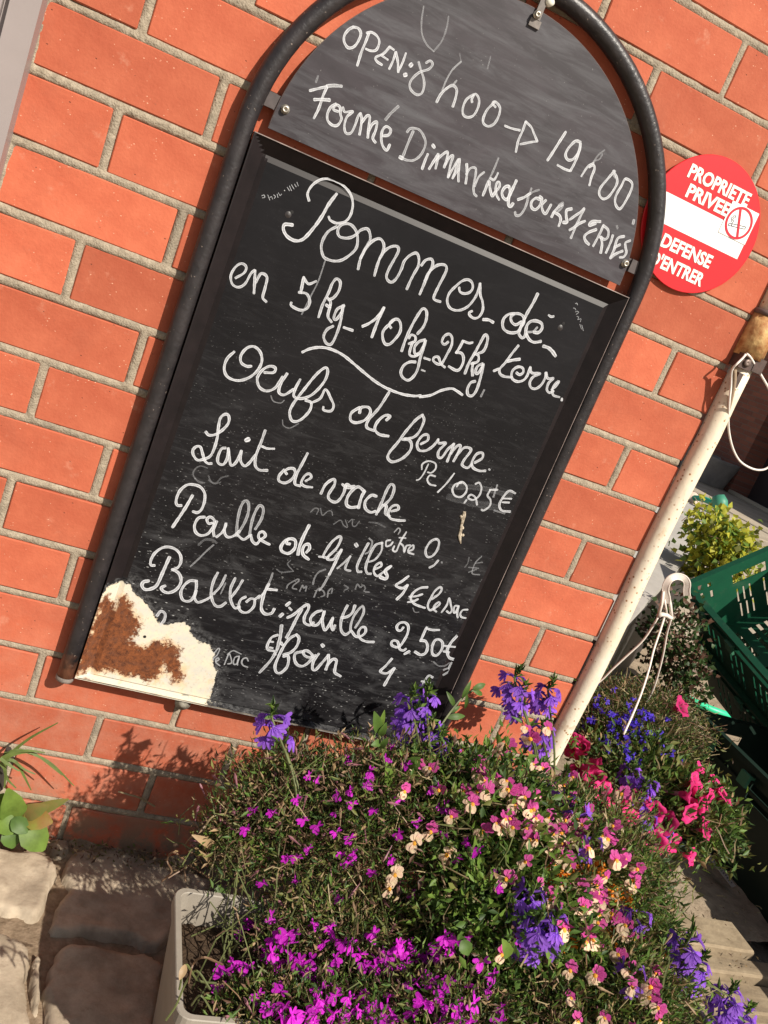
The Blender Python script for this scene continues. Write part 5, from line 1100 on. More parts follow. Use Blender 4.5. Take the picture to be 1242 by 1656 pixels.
def lob_mesh(m,s,rng):
    b=MB()
    for a in (-1.57-.62,-1.57,-1.57+.62):
        d,sd=ang(a+rng.uniform(-.1,.1));petal(b,Vector((0,0,0)),d,sd,.0088*s*rng.uniform(.85,1.15),.0043*s,0,rng.uniform(-.2,.6))
    for a in (1.1,2.04):
        d,sd=ang(a+rng.uniform(-.1,.1));petal(b,Vector((0,0,0)),(d+Vector((0,0,.5))).normalized(),sd,.0058*s,.0022*s,0,-.2)
    b.tube([(0,0,.001),(0,.001,-.004*s),(0,.002,-.009*s)],[.0014,.0011,.0008],5,0);b.tube([(0,.002,-.009*s),(0,.004,-.014),(0.002,.003,-.028)],[.0013,.0006,.0004],4,2)
    b.lathe((0,-.0008*s,.0004),(0,-.4,1),[(.0011,0),(.0001,.0006)],6,1);
    V=[tuple(v) for v in b.V];me=bpy.data.meshes.new('flower');me.from_pydata(V,[],b.F);[me.materials.append(x) for x in (m,F_whi,STEMS[0])];me.polygons.foreach_set('material_index',b.M);return me
LM=[lob_mesh(F_mag,1.0+.12*i,random) for i in range(4)];LB=[lob_mesh(F_blue,.80+.1*i,random) for i in range(3)]
def nem_mesh(s,rng,cream=False):
    b=MB();U=0 if not cream else 1
    for a,l_ in ((1.57+.38,.0095),(1.57-.38,.0095),(1.57+1.15,.0075),(1.57-1.15,.0075)):
        d,sd=ang(a+rng.uniform(-.08,.08));petal(b,Vector((0,.001,0)),(d+Vector((0,0,.2))).normalized(),sd,l_*s,.0062*s,U,.12)
    for a in (-1.57-.35,-1.57+.35):
        d,sd=ang(a);petal(b,Vector((0,-.001,.002)),(d+Vector((0,0,.3))).normalized(),sd,.0105*s,.0080*s,1,.45)
    b.lathe((0,-.0015*s,.001),(0,-.25,1),[(.0026*s,0),(.0025*s,.0016*s),(.0014*s,.0026*s),(.0001,.0028*s)],8,2)
    b.tube([(0,0,0),(0,-.004*s,-.006*s),(0,-.008*s,-.010*s)],[.0016,.001,.0003],5,1);b.tube([(0,.001,-.001),(0,.004,-.008),(0,.002,-.020)],[.0008,.0006,.0005],4,3)
    me=bpy.data.meshes.new('flower');me.from_pydata([tuple(v) for v in b.V],[],b.F);[me.materials.append(x) for x in (F_nem,F_cre,F_yel,STEMS[0])];me.polygons.foreach_set('material_index',b.M);return me
NM=[nem_mesh(1.0+.1*i,random) for i in range(4)];NC=[nem_mesh(1.15,random,True)]
def sca_mesh(s,rng):
    b=MB()
    for k in range(5):
        a=-1.57+(k-2)*.48;d,sd=ang(a+rng.uniform(-.06,.06));petal(b,Vector((0,0,0)),(d+Vector((0,0,.25))).normalized(),sd,.0145*s*rng.uniform(.9,1.08),.0050*s,0,rng.uniform(.0,.3))
    b.lathe((0,-.001,.0006),(0,-.3,1),[(.0016*s,0),(.0001,.001)],6,1)
    b.tube([(0,0,.001),(0,.003,-.006),(0,.003,-.014)],[.0017,.0012,.0008],5,0)
    me=bpy.data.meshes.new('flower');me.from_pydata([tuple(v) for v in b.V],[],b.F);[me.materials.append(x) for x in (F_vio,F_whi)];me.polygons.foreach_set('material_index',b.M);return me
SM=[sca_mesh(.88+.1*i,random) for i in range(3)]
def pet_mesh(s,rng):
    b=MB();n_=30;V=[];F=[];prof=[(.0016,-.034),(.0022,-.026),(.0036,-.015),(.0062,-.005),(.0098,.0),(.0138,.0018),(.0172,.0008)]
    for r,h in prof:
        for k in range(n_):
            a=2*math.pi*k/n_;lobe=1+.10*math.cos(5*a)*min(1,r/.0138)**2;ru=math.sin(10*a+s*3)*.0012*(r/.0172)**3+math.cos(5*a+1)*.0012*(r/.0172)**3
            V.append(Vector((math.cos(a)*r*lobe*s,math.sin(a)*r*lobe*s,(h+ru)*s)))
    for i in range(len(prof)-1):
        for k in range(n_):
            k2=(k+1)%n_;F.append((i*n_+k,i*n_+k2,(i+1)*n_+k2,(i+1)*n_+k))
    b.add(V,F,0);b.M=[1 if i<2*n_ else 0 for i in range(len(F))]
    b.lathe((0,0,-.0045*s),(0,0,1),[(.0058*s,0),(.0001,.0002)],12,2)
    for k in range(5):
        d,sd=ang(k*1.257);petal(b,Vector((0,0,-.034*s)),(d*.35+Vector((0,0,.9))).normalized(),sd,.012*s,.003*s,3,-.2)
    b.tube([(0,0,-.033*s),(0,.003,-.045*s),(0,.002,-.06*s)],[.0013,.0009,.0008],5,3)
    me=bpy.data.meshes.new('flower');me.from_pydata([tuple(v) for v in b.V],[],b.F);[me.materials.append(x) for x in (F_pnk,F_tube,F_dk,G1)];me.polygons.foreach_set('material_index',b.M);me.polygons.foreach_set('use_smooth',[True]*len(me.polygons));return me
PM=[pet_mesh(.80+.1*i,random) for i in range(4)]
def mar_mesh(s,rng):
    b=MB()
    for ring,(n_,L,el) in enumerate(((13,.017,.1),(11,.014,.5),(9,.010,.95),(6,.006,1.3))):
        for k in range(n_):
            d,sd=ang(2*math.pi*k/n_+ring*.4+rng.uniform(-.1,.1));petal(b,Vector((0,0,ring*.001)),(d*math.cos(el)+Vector((0,0,math.sin(el)))).normalized(),sd,L*s,.0062*s,0,.25,ruf=.06)
    me=bpy.data.meshes.new('flower');me.from_pydata([tuple(v) for v in b.V],[],b.F);me.materials.append(F_ora);return me
MM=[mar_mesh(1,random),mar_mesh(1.25,random)]
TOCAM=lambda p:(CAM-Vector(p)).normalized()
def face(nv,p,rng=random,wc=.7,ws=.35,wn=.6,j=.45):
    v=Vector(nv)*wn+TOCAM(p)*wc+SUN*ws+Vector([rng.gauss(0,1) for _ in range(3)])*j;return v.normalized()
# ================================================================ long planter
pl=thing('flower_trough','long pale grey plastic flower trough on the stones below the chalkboard','planter',(.66,-.38,0))
M_pl=mat('pale_plastic',(.30,.265,.22),rough=.6,spec=.4,col2=(.24,.21,.17),nscale=18,bump=(40,.15))
RX0,RX1,RY0,RY1,RZ=.311,1.035,-.468,-.288,.2
def rrect(x0,x1,y0,y1,r,z,k=5):
    out=[]
    for cx,cy,a in ((x1-r,y1-r,0),(x0+r,y1-r,math.pi/2),(x0+r,y0+r,math.pi),(x1-r,y0+r,1.5*math.pi)):
        for i in range(k+1):
            t=a+math.pi/2*i/k;out.append((cx+r*math.cos(t),cy+r*math.sin(t),z))
    return out
def shell(rings,mats,name,par,closeb=True):
    V=[];F=[];n_=len(rings[0])
    for r in rings:V+=r
    for i in range(len(rings)-1):
        for k in range(n_):
            k2=(k+1)%n_;F.append((i*n_+k,i*n_+k2,(i+1)*n_+k2,(i+1)*n_+k))
    b=MB();b.add(V,F,0);return b.obj(name,mats,par)
tp=.03
shell([rrect(RX0+tp,RX1-tp,RY0+tp*.6,RY1-tp*.6,.02,.004),rrect(RX0+.004,RX1-.004,RY0+.003,RY1-.003,.016,RZ-.018),rrect(RX0+.003,RX1-.003,RY0+.002,RY1-.002,.016,RZ-.014),rrect(RX0,RX1,RY0,RY1,.016,RZ-.0135),rrect(RX0,RX1,RY0,RY1,.016,RZ-.001),rrect(RX0+.001,RX1-.001,RY0+.001,RY1-.001,.015,RZ),rrect(RX0+.0065,RX1-.0065,RY0+.0065,RY1-.0065,.012,RZ),rrect(RX0+.0075,RX1-.0075,RY0+.0075,RY1-.0075,.011,RZ-.001),rrect(RX0+.010,RX1-.010,RY0+.010,RY1-.010,.011,RZ-.05),rrect(RX0+tp,RX1-tp,RY0+.02,RY1-.02,.011,.02)],[M_pl],'trough_shell',pl)
M_pot=mat('potting_soil',(.035,.024,.017),rough=1,spec=.08,col2=(.075,.05,.032),nscale=160,bump=(300,1))
o=height_sheet('potting_soil',RX0+.009,RX1-.008,RY0+.009,RY1-.007,.006,lambda X,Y:.163+bumpy(X,Y,.008,2),M_pot,pl,base=(.66,-.38,0));o['kind']='stuff'
# masses (centre, radii)
E_back=[((.46,-.235,.275),(.115,.085,.085)),((.56,-.25,.30),(.12,.09,.10)),((.40,-.25,.235),(.07,.06,.055)),((.52,-.35,.205),(.12,.055,.06))]
E_mid=[((.67,-.27,.315),(.11,.10,.105)),((.70,-.36,.27),(.12,.08,.09))]
E_right=[((.82,-.28,.29),(.13,.11,.11)),((.91,-.32,.215),(.085,.09,.095)),((.84,-.42,.215),(.105,.08,.095))]
E_front=[((.50,-.455,.175),(.13,.055,.055)),((.63,-.455,.185),(.12,.07,.075)),((.76,-.46,.19),(.11,.07,.08)),((.42,-.44,.17),(.06,.045,.04))]
def root_tr(p,rng):return Vector((min(max(p.x+rng.normal()*.03,.34),1.0),min(max(-.38+rng.normal()*.03,-.45),-.31),.165))
PRO=[.24,.24,.20,.13,.06,.13]
lob1=thing('lobelia_plant','half dried magenta lobelia filling the back of the trough against the wall','flowering plant',(.5,-.3,.17))
foliage(lob1,E_back,26000,(.004,.014,.16,.36),[.20,.26,.18,.16,.06,.14],21,420,root_tr,stem_r=.0007)
lob2=thing('lobelia_plant','bright magenta lobelia spilling over the front rim of the trough','flowering plant',(.55,-.44,.17))
foliage(lob2,E_front,22000,(.005,.015,.16,.36),[.24,.24,.20,.12,.08,.12],22,420,root_tr,stem_r=.0007)
grn=thing('leafy_plant','fresh green leafy plant in the middle of the trough between the lobelias','flowering plant',(.68,-.3,.17))
foliage(grn,E_mid,12000,(.008,.019,.30,.50),[.34,.12,.12,.04,.36,.02],23,260,root_tr,stem_r=.0009)
nem=thing('toadflax_plant','rose purple toadflax with cream and yellow lips at the right of the trough','flowering plant',(.85,-.32,.17))
foliage(nem,E_right,19000,(.008,.018,.13,.28),[.25,.34,.14,.1,.14,.03],24,420,root_tr,stem_r=.0009)
ALL=E_back+E_mid+E_right+E_front
def cr(L,x0,y0,s):return [(x0+x/s,y0+y/s) for x,y in L]
mag=cr([(430,680),(460,590),(560,600),(735,415),(930,335),(1030,450),(950,480),(880,510),(870,600),(1065,590),(720,640),(790,665),(875,690),(950,730),(745,780),(630,825),(900,810),(965,800),(940,850),(515,945),(675,940),(1060,900),(900,1040),(430,1140),(400,1180),(555,1115),(760,1150),(850,1170),(815,1250),(665,1205),(620,1250),(550,1300),(1060,1200),(355,1340),(435,1370),(320,1390),(300,1470),(485,1510),(720,1400),(690,1440),(780,1430),(840,1370),(1000,1300),(1030,1360),(1070,1340),(600,1360),(1010,1510),(870,1520),(860,1600),(760,1610),(980,1580),(660,1610),(940,1600),(570,1580),(1090,1480),(790,1540)],260,1120,3.09)
mag+=cr([(70,1230),(30,1370),(130,1340),(200,1280),(220,1370),(370,1340),(240,1460),(340,1470),(400,1510),(130,1540),(20,1520),(50,1570),(150,1600),(470,1560),(530,1490),(660,1580),(440,1640),(650,1640),(740,1250),(1100,1210),(640,970),(660,1010),(400,780),(330,565),(370,560),(160,360),(130,420),(280,390),(50,530),(370,640),(270,720),(190,770),(140,890),(250,1040),(460,890),(1150,1640)],580,1080,2.876)
for i in range(75):mag.append((random.uniform(430,800),random.uniform(1510,1665)))
for i in range(12):mag.append((random.gauss(600,110),random.gauss(1330,60)))
for i,(x,y) in enumerate(mag):
    big=y>1480;p,nv=hit(x+random.uniform(-2,2),y+random.uniform(-2,2),ALL,push=random.uniform(.0,.014))
    f=face(nv,p);put('flower',random.choice(LM),lob2 if big else lob1,orient(p,f,random.uniform(.85,1.12) if big else random.uniform(.62,.9),roll=random.gauss(-.25,.7)))
ne=cr([(270,450),(335,470),(465,420),(570,490),(590,530),(490,570),(530,630),(690,530),(730,570),(730,640),(800,660),(700,700),(720,740),(780,740),(660,740),(820,700),(985,590),(1010,630),(860,600),(890,830),(950,820),(1010,770),(950,880),(910,920),(980,920),(1030,1020),(1110,1060),(1180,1150),(1070,1110),(1105,1430),(840,1010),(560,450),(600,420),(660,390),(640,520),(770,600),(930,740),(1040,730)],580,1080,2.876)
ne+=cr([(75,120),(40,400),(100,300),(130,640),(235,710),(320,830),(270,690),(410,930),(360,500),(460,640),(400,480),(430,1130),(235,1160),(655,1120),(440,1230),(550,1300),(600,1420),(450,600),(180,420),(60,480),(30,330),(480,540),(250,800),(180,900),(520,960),(600,1360),(120,1430),(80,1300),(560,1230),(640,1040)],900,1256,3.63)
for i in range(45):ne.append((random.gauss(860,90),random.gauss(1290,60)))
for i in range(35):ne.append((random.gauss(950,60),random.gauss(1480,70)))
for i in range(38):mag.append((random.gauss(900,90),random.gauss(1450,110)))
for x,y in ne:
    if x>1090:continue
    p,nv=hit(x,y,ALL,push=random.uniform(.004,.022));f=face(nv,p,j=.45);put('flower',random.choice(NM),nem,orient(p,f,random.uniform(.72,1.05),roll=random.gauss(-.35,.35)))
for x,y in cr([(260,810),(415,865),(170,960),(140,1020)],580,1080,2.876):
    p,nv=hit(x,y,ALL,push=.012);put('flower',NC[0],grn,orient(p,face(nv,p,j=.3),.95,roll=-.3))
def pods(par,E,n,seed):
    rng=np.random.default_rng(seed);c,u=ell_sample(E,n,rng,shell=.85);b=MB()
    for i in range(n):
        p=Vector(c[i]);d=(Vector(u[i])+Vector(rng.normal(size=3))*.7).normalized();b.tube([p-d*.012,p,p+d*.004,p+d*.009],[.0004,.0012,.0018,.0003],5,int(rng.integers(0,3)))
    o=b.obj('seed_pods',[leafmat('pod_tan',(.42,.28,.17),tr=.3),leafmat('pod_pink',(.40,.17,.20),tr=.3),leafmat('pod_green',(.22,.24,.08),tr=.3)],par);o['kind']='stuff'
pods(lob1,E_back,700,71);pods(lob2,E_front,500,72);pods(nem,E_right,260,73);pods(grn,E_mid,120,74)
# scaevola heads
def sca_head(par,px,py,Y,n,R,root,leafy=True,p=None,spread=1.0):
    p=p or at(px,py,Y=Y);ax=(Vector((random.uniform(-.25,.1),-.15,1))).normalized()
    b=MB();mid=(root+p)*.5+Vector((0,-.012,.03));P_=smoothpts([tuple(root),tuple(mid),tuple(p),tuple(p+ax*.02)],.02);b.tube(P_,[.0016]*len(P_),5,0)
    b.obj('stem',[STEMS[0]],par)
    n=int(n*1.6)
    for i in range(n):
        a=i*2.4+random.uniform(-.3,.3);u=Vector((math.cos(a),math.sin(a),0));side=ax.cross(u).normalized();out=side.cross(ax).normalized();h=-(i/n)*R*2.0*spread
        q=p+ax*(h+.006)+out*(.008+.006*random.random());nv=(out*1.0+TOCAM(q)*.65+ax*.3).normalized()
        M=orient(q,nv,random.uniform(.9,1.15),roll=0)
        # fan hangs downward: align local -Y to image-down of world
        dn=(-ax-nv*(-ax).dot(nv)).normalized();xx=dn.cross(nv)*-1;yy=-dn
        R3=Matrix((xx.normalized(),yy,nv)).transposed();M=Matrix.Translation(q)@R3.to_4x4()@Matrix.Rotation(random.gauss(0,.5),4,'Z')@Matrix.Scale(random.uniform(.95,1.2),4)
        put('flower',random.choice(SM),par,M)
    if leafy:
        N=26;c=np.array([list(p+ax*random.uniform(.002,.022)) for _ in range(N)]);d=RNG.normal(size=(N,3))*.7+np.array(list(ax))*1.2;leaves_mesh('foliage',c,d,RNG.uniform(.008,.016,N),RNG.uniform(.003,.005,N),[G1,G5,G3],RNG.integers(0,3,N),par)
        N=14;t=[random.uniform(.3,.95) for _ in range(N)];c=np.array([list(root*(1-a_)**2+mid*2*a_*(1-a_)+p*a_*a_) for a_ in t]);leaves_mesh('foliage',c,RNG.normal(size=(N,3))+np.array([0,0,.6]),RNG.uniform(.012,.024,N),RNG.uniform(.004,.007,N),[G1,G5,G2],RNG.integers(0,3,N),par)
sc1=thing('fan_flower_plant','single violet fan flower sprig leaning over the left of the trough by the wall','flowering plant',(.45,-.3,.2))
sca_head(sc1,440,1163,-.215,5,.014,Vector((.45,-.3,.24)));sca_head(sc1,455,1196,-.225,1,.008,Vector((.45,-.3,.24)),False)
sc2=thing('fan_flower_plant','violet fan flower spikes standing before the bottom right corner of the chalkboard','flowering plant',(.62,-.26,.2))
for x,y,Y,n_ in ((664,1136,-.17,6),(688,1130,-.175,4),(668,1160,-.18,6),(692,1180,-.19,9),(708,1200,-.2,7),(722,1215,-.2,4)):sca_head(sc2,x,y,Y,n_,.017,Vector((.60,-.27,.26)))
sc3=thing('fan_flower_plant','violet fan flower spikes before the bricks just left of the corner pipe','flowering plant',(.8,-.25,.2))
for x,y,Y,n_ in ((832,1100,-.13,8),(842,1125,-.14,6),(886,1118,-.10,9),(876,1182,-.14,8),(838,1238,-.18,7),(872,1252,-.18,7),(908,1262,-.17,6)):sca_head(sc3,x,y,Y,n_,.018,Vector((.80,-.25,.26)))
sc4=thing('fan_flower_plant','large violet fan flower clusters among the toadflax at the front right of the trough','flowering plant',(.9,-.4,.2))
for x,y,n_,rr_ in ((858,1448,9,.02),(868,1495,12,.024),(895,1490,8,.02),(1110,1525,9,.02),(1128,1562,9,.02),(1178,1610,9,.02),(1205,1640,9,.02),(1030,1478,3,.012),(930,1320,3,.013),(955,1360,3,.013),(1020,1575,2,.010),(915,1290,4,.013)):
    p,nv=hit(x,y,ALL,push=.015)
    if x>1080:p=at(x,y,Y=-.40)
    sca_head(sc4,0,0,0,n_,rr_,Vector((min(p.x,.95),-.36,.2)),p=p)
# marigolds deeper in
mg=thing('marigold_plant','orange marigold glowing behind the toadflax at the right of the trough','flowering plant',(1.0,-.15,.0))
for x,y,s_ in [(*q,1) for q in cr([(20,590),(220,550),(350,690),(400,740),(180,760),(290,880),(300,960),(110,560),(60,960)],900,1256,3.63)]+[(897,1420,1.2),(912,1430,1.2),(955,1405,1)]:
    p,nv=hit(x,y,ALL,push=-.02);put('flower',random.choice(MM),mg,orient(p,face(nv,p,j=.3),s_*random.uniform(.6,.85)))
E_mg=[((.97,-.18,.13),(.10,.08,.10))];foliage(mg,E_mg,1500,(.01,.022,.2,.4),[.4,.2,.3,.03,.05,.02],31,60,lambda p,r:Vector((.98,-.17,.02)))
# taller sprigs with broad leaves
def leaf_obj(par,base,tip,width,m,bend=.15,name='leaf',up=None,lobes=0,seg=7):
    base=Vector(base);tip=Vector(tip);d=tip-base;L=d.length;dn=d.normalized();u=Vector(up) if up else (TOCAM(base)+SUN*.3);s_=dn.cross(u).normalized();nn=s_.cross(dn).normalized();V=[];F=[]
    for i in range(seg+1):
        t=i/seg;w_=width*.5*(math.sin(math.pi*min(1,t*.93+.05))**.75)*(1-.25*t)*(1+lobes*math.sin(t*19));c=base+dn*L*t+nn*bend*L*math.sin(math.pi*t)
        for sv in (-1,-.5,0,.5,1):V.append(c+s_*w_*sv+nn*(abs(sv)*.18*w_+.03*w_*math.sin(7*t*sv)))
    for i in range(seg):
        for j in range(4):F.append((i*5+j,i*5+j+1,i*5+j+6,i*5+j+5))
    b=MB();b.add(V,F,0);return b.obj(name,[m],par,True)
sp=thing('leafy_weed','tall green weed with toothed leaves rising from the middle of the trough','weed',(.57,-.3,.18))
for (bx,by,tx,ty,w_) in ((612,1185,605,1150,.014),(614,1190,625,1168,.010),(616,1200,600,1205,.010),(614,1210,628,1192,.009),(632,1290,625,1232,.018),(640,1290,662,1262,.014),(634,1300,627,1285,.012),(645,1295,672,1305,.016),(660,1240,680,1225,.02),(612,1180,622,1148,.008),(748,1520,757,1545,.016),(822,1548,812,1518,.014)):
    Y=-.26 if by<1400 else -.5;leaf_obj(sp,at(bx,by,Y=Y),at(tx,ty,Y=Y-.008),w_,random.choice([G1,G5]),.1,lobes=.05)
b=MB();b.tube(smoothpts([(.58,-.3,.2),tuple(at(636,1320,Y=-.27)),tuple(at(622,1240,Y=-.26)),tuple(at(612,1180,Y=-.26))],.02),.0016,5);b.obj('stem',[STEMS[0]],sp)
sp2=thing('leafy_weed','slender green shoot leaning across the right tube of the chalkboard','weed',(.66,-.2,.2))
L_=smoothpts([tuple(at(700,1195,Y=-.19)),tuple(at(722,1160,Y=-.165)),tuple(at(748,1128,Y=-.15)),tuple(at(775,1110,Y=-.14))],.01);b=MB();b.tube(L_,[.0017]*len(L_),5);b.obj('stem',[STEMS[0]],sp2)
for bx,by,tx,ty,w_ in ((722,1160,752,1158,.010),(748,1128,762,1100,.008),(735,1142,722,1118,.008),(765,1114,785,1106,.010),(765,1116,780,1124,.008),(728,1152,744,1142,.007),(755,1122,752,1146,.006)):leaf_obj(sp2,at(bx,by,Y=-.155),at(tx,ty,Y=-.15),w_,G1,.12)
# curly dried stalks at the left end
dry=thing('dried_stalks','curly dried stalks arching over the left end of the trough','dried plant',(.38,-.28,.18))
b=MB()
for L in ([(330,1400),(320,1385),(300,1370),(312,1352),(330,1350),(345,1365)],[(345,1410),(330,1372),(345,1340),(370,1330),(385,1350),(372,1372)],[(360,1400),(335,1380),(310,1398),(285,1412),(272,1420)],[(350,1390),(330,1350),(345,1320),(380,1318),(410,1325)],[(340,1420),(302,1400),(300,1425)],[(300,1392),(280,1378),(270,1392),(278,1410),(262,1425)],[(365,1385),(350,1350),(370,1335),(395,1345),(405,1370)],[(340,1600),(318,1570),(300,1590),(285,1625),(268,1650)],[(350,1590),(320,1585),(300,1560),(290,1600)],[(345,1640),(325,1610),(310,1625)],[(360,1560),(330,1548),(312,1560),(305,1590)]):
    P_=smoothpts([tuple(at(x,y,Y=(-.25 if y<1500 else -.47)+random.uniform(-.01,.01))) for x,y in L],.005);b.tube(P_,[.0011]*len(P_),5,random.randint(0,2))
b.obj('stalk',STEMS,dry);
for bx,by,tx,ty,w_,m_ in ((352,1372,310,1350,.012,G4),(345,1400,322,1375,.006,G4),(352,1430,357,1468,.017,G1),(360,1448,345,1473,.018,G5),(300,1560,290,1585,.008,G4),(395,1470,378,1440,.008,G2)):
    Y=-.27 if by<1500 else -.47;leaf_obj(dry,at(bx,by,Y=Y),at(tx,ty,Y=Y-.01),w_,m_,.1)
# ================================================================ weeds at the wall foot, left
wd=thing('broadleaf_weed','broad leaved green weed growing from the joint between wall and stones','weed',(.12,-.03,0))
def LP(x,y,Y):return at(x/2.876,1080+y/2.876,Y=Y)
for (bx,by,tx,ty,w_,m_,dy) in ((70,720,35,560,.040,G5,0),(90,690,230,640,.026,'r',0),(110,690,245,720,.034,'r2',-.005),(110,720,205,850,.044,G5,-.01),(60,700,125,770,.026,G1,-.012),(70,700,-20,760,.036,G5,-.01),(40,740,60,840,.030,G1,-.012),(30,650,-60,640,.04,G1,0),(100,690,320,610,.020,'r',.012)):
    if m_=='r':m_=leafmat('leaf_reddish',(.34,.22,.08),(.20,.24,.06),tr=.5)
    if m_=='r2':m_=leafmat('leaf_yellow_green',(.30,.34,.06),(.34,.16,.05),tr=.5)
    leaf_obj(wd,LP(bx,by,-.05+dy),LP(tx,ty,-.06+dy),w_,m_,.08,lobes=.03)
b=MB();b.tube(smoothpts([tuple(LP(120,850,-.03)),tuple(LP(100,760,-.05)),tuple(LP(80,700,-.05))],.006),.0018,5);b.obj('stem',[STEMS[1]],wd)
gr=thing('grass_tuft','thin grass tuft bending over from the bricks at the left edge','grass tuft',(.09,-.02,.06))
b=MB()
for i,(L) in enumerate([[(30,420),(70,380),(150,320),(270,255)],[(20,400),(100,385),(230,440),(345,550)],[(30,430),(75,440),(110,500),(145,570)],[(10,430),(60,430),(110,470),(165,495)],[(20,440),(30,510),(75,560)],[(15,430),(70,400),(160,400),(290,500)],[(0,440),(25,480),(20,560)],[(10,420),(60,395),(130,385),(210,395)],[(0,420),(40,450),(90,480)]]):
    P_=smoothpts([tuple(LP(x,y,-.035-.004*i)) for x,y in L],.006);n_=len(P_);k=len(b.V)
    V=[];
    for j,p in enumerate(P_):
        t=(P_[min(j+1,n_-1)]-P_[max(j-1,0)]).normalized();s_=t.cross(TOCAM(p)).normalized();w_=.0022*(1-j/n_)**.6+.0002;V+=[p-s_*w_,p+s_*w_]
    b.add(V,[(2*j,2*j+1,2*j+3,2*j+2) for j in range(n_-1)],0)
b.obj('blades',[leafmat('grass_blade',(.17,.24,.06),tr=.4)],gr)
b=MB();b.tube([LP(-10,560,-.02),LP(15,450,-.03),LP(40,375,-.035)],[.007,.006,.004],7);b.obj('dark_stub',[mat('dark_stub',(.04,.032,.025),rough=.9)],gr)  # dark tapered stub at the base of the blades
stw=thing('straw_bit','dry straw husk caught in the joint low on the wall','straw',tuple(LP(600,590,-.01)))
b=MB();b.tube(smoothpts([tuple(LP(550,575,-.01)),tuple(LP(600,590,-.012)),tuple(LP(650,605,-.01)),tuple(LP(720,645,-.006))],.005),[.0022]*4+[.0012]*60 if False else .0014,5);b.obj('husk',[STEMS[2]],stw)
# little plant bits on the soil line
N=500;c=np.stack([RNG.uniform(.1,.5,N),-.005-RNG.random(N)*.03,RNG.uniform(0,.02,N)],1);o=leaves_mesh('leaf_litter',c,RNG.normal(size=(N,3)),RNG.uniform(.004,.012,N),RNG.uniform(.002,.004,N),[G4,G6,G2],RNG.integers(0,3,N));tag(o,'dry leaf litter scattered along the foot of the brick wall','leaf litter')
# ================================================================ hanging basket on the ground
M_hang=mat('white_hanger',(.80,.72,.64),rough=.45,spec=.5,trans=.15)
bk=thing('hanging_basket','dark hanging basket pot with a white plastic hook standing behind the corner pipe','hanging basket',(1.22,.10,.03))
b=MB();b.lathe((1.22,.10,.035),(0,0,1),[(.0001,0),(.09,0),(.125,.17),(.132,.17),(.132,.185),(.122,.185),(.09,.02)],28);b.obj('pot',[mat('dark_green_pot',(.02,.035,.025),rough=.5)],bk,True)
HK=lambda x,y,Y=.13:at(1042+x/6.21,760+y/6.21,Y=Y)
hp=smoothpts([tuple(HK(x,y)) for x,y in [(428,1262),(425,1200),(430,1140),(400,1090),(330,1068),(262,1092),(222,1150),(212,1220),(228,1290),(225,1340)]],.004)
b=MB()
# flat hook section with raised edges
def ribbon(b,P,w,t,nv,m=0):
    V=[];n_=len(P)
    for j,p in enumerate(P):
        tt=(P[min(j+1,n_-1)]-P[max(j-1,0)]).normalized();s_=tt.cross(nv).normalized()
        for a_,c_ in ((-1,-1),(1,-1),(1,1),(-1,1)):V.append(p+s_*w*.5*a_+nv*t*.5*c_)
    F=[(4*j+k,4*j+(k+1)%4,4*j+4+(k+1)%4,4*j+4+k) for j in range(n_-1) for k in range(4)]+[(0,1,2,3),(4*n_-1,4*n_-2,4*n_-3,4*n_-4)];b.add(V,F,m)
NV=(CAM-HK(300,1200)).normalized();NV=(NV+Vector((0,0,-.2))).normalized()
ribbon(b,hp,.0105,.0018,NV)
for sg_ in (-1,1):
    Q=[]
    for j,p in enumerate(hp):
        tt=(hp[min(j+1,len(hp)-1)]-hp[max(j-1,0)]).normalized();Q.append(p+tt.cross(NV).normalized()*.0052*sg_)
    b.tube(Q,.0013,6)
for j in range(4,len(hp)-2,5):
    tt=(hp[j+1]-hp[j-1]).normalized();s_=tt.cross(NV).normalized();b.tube([hp[j]-s_*.005,hp[j]+s_*.005],.0009,5)
b.obj('hook',[M_hang],bk)
HB3=lambda x,y,Y=.13:at(940+x/6.15,960+y/6.15,Y=Y)
b=MB();b.tube([HB3(815,-20),HB3(800,100),HB3(765,230)],[.0028,.003,.0032],6);b.tube([HB3(860,-20),HB3(885,110),HB3(900,240)],[.0028,.003,.0032],6);b.tube([HB3(828,60),HB3(850,190)],.0018,6);b.tube([HB3(768,225),HB3(800,205),HB3(850,215),HB3(898,245)],.0042,6);b.obj('yoke',[M_hang],bk,True)
for L,Ys in (([(762,235),(700,340),(600,480),(450,620),(300,760),(200,860),(60,960)],(.13,.16)),([(825,240),(780,380),(720,560),(670,760),(600,980),(520,1180),(420,1400)],(.13,.0)),([(893,250),(850,400),(810,620),(740,880),(680,1020),(600,1120)],(.13,.22))):
    n_=len(L);P_=smoothpts([tuple(HB3(x,y,Ys[0]+(Ys[1]-Ys[0])*i/(n_-1))) for i,(x,y) in enumerate(L)],.008);b=MB();b.tube(P_,.0020,7);b.obj('hanger_arm',[M_hang],bk,True)
E_bk=[((1.20,.10,.26),(.15,.15,.07)),((1.26,.03,.23),(.11,.10,.07)),((1.12,.02,.21),(.09,.09,.07))]
E_bl=[((1.24,.22,.31),(.16,.10,.075))]
rootb=lambda p,r:Vector((1.22+r.normal()*.03,.10+r.normal()*.03,.2))
blb=thing('blue_lobelia_plant','deep blue lobelia at the back of the hanging basket','flowering plant',(1.24,.18,.2))
foliage(blb,E_bl,7000,(.005,.013,.14,.3),[.2,.25,.25,.16,.0,.14],41,220,rootb,stem_r=.0009)
ptn=thing('petunia_plant','hot pink petunias spilling from the front and right of the hanging basket','flowering plant',(1.24,.05,.2))
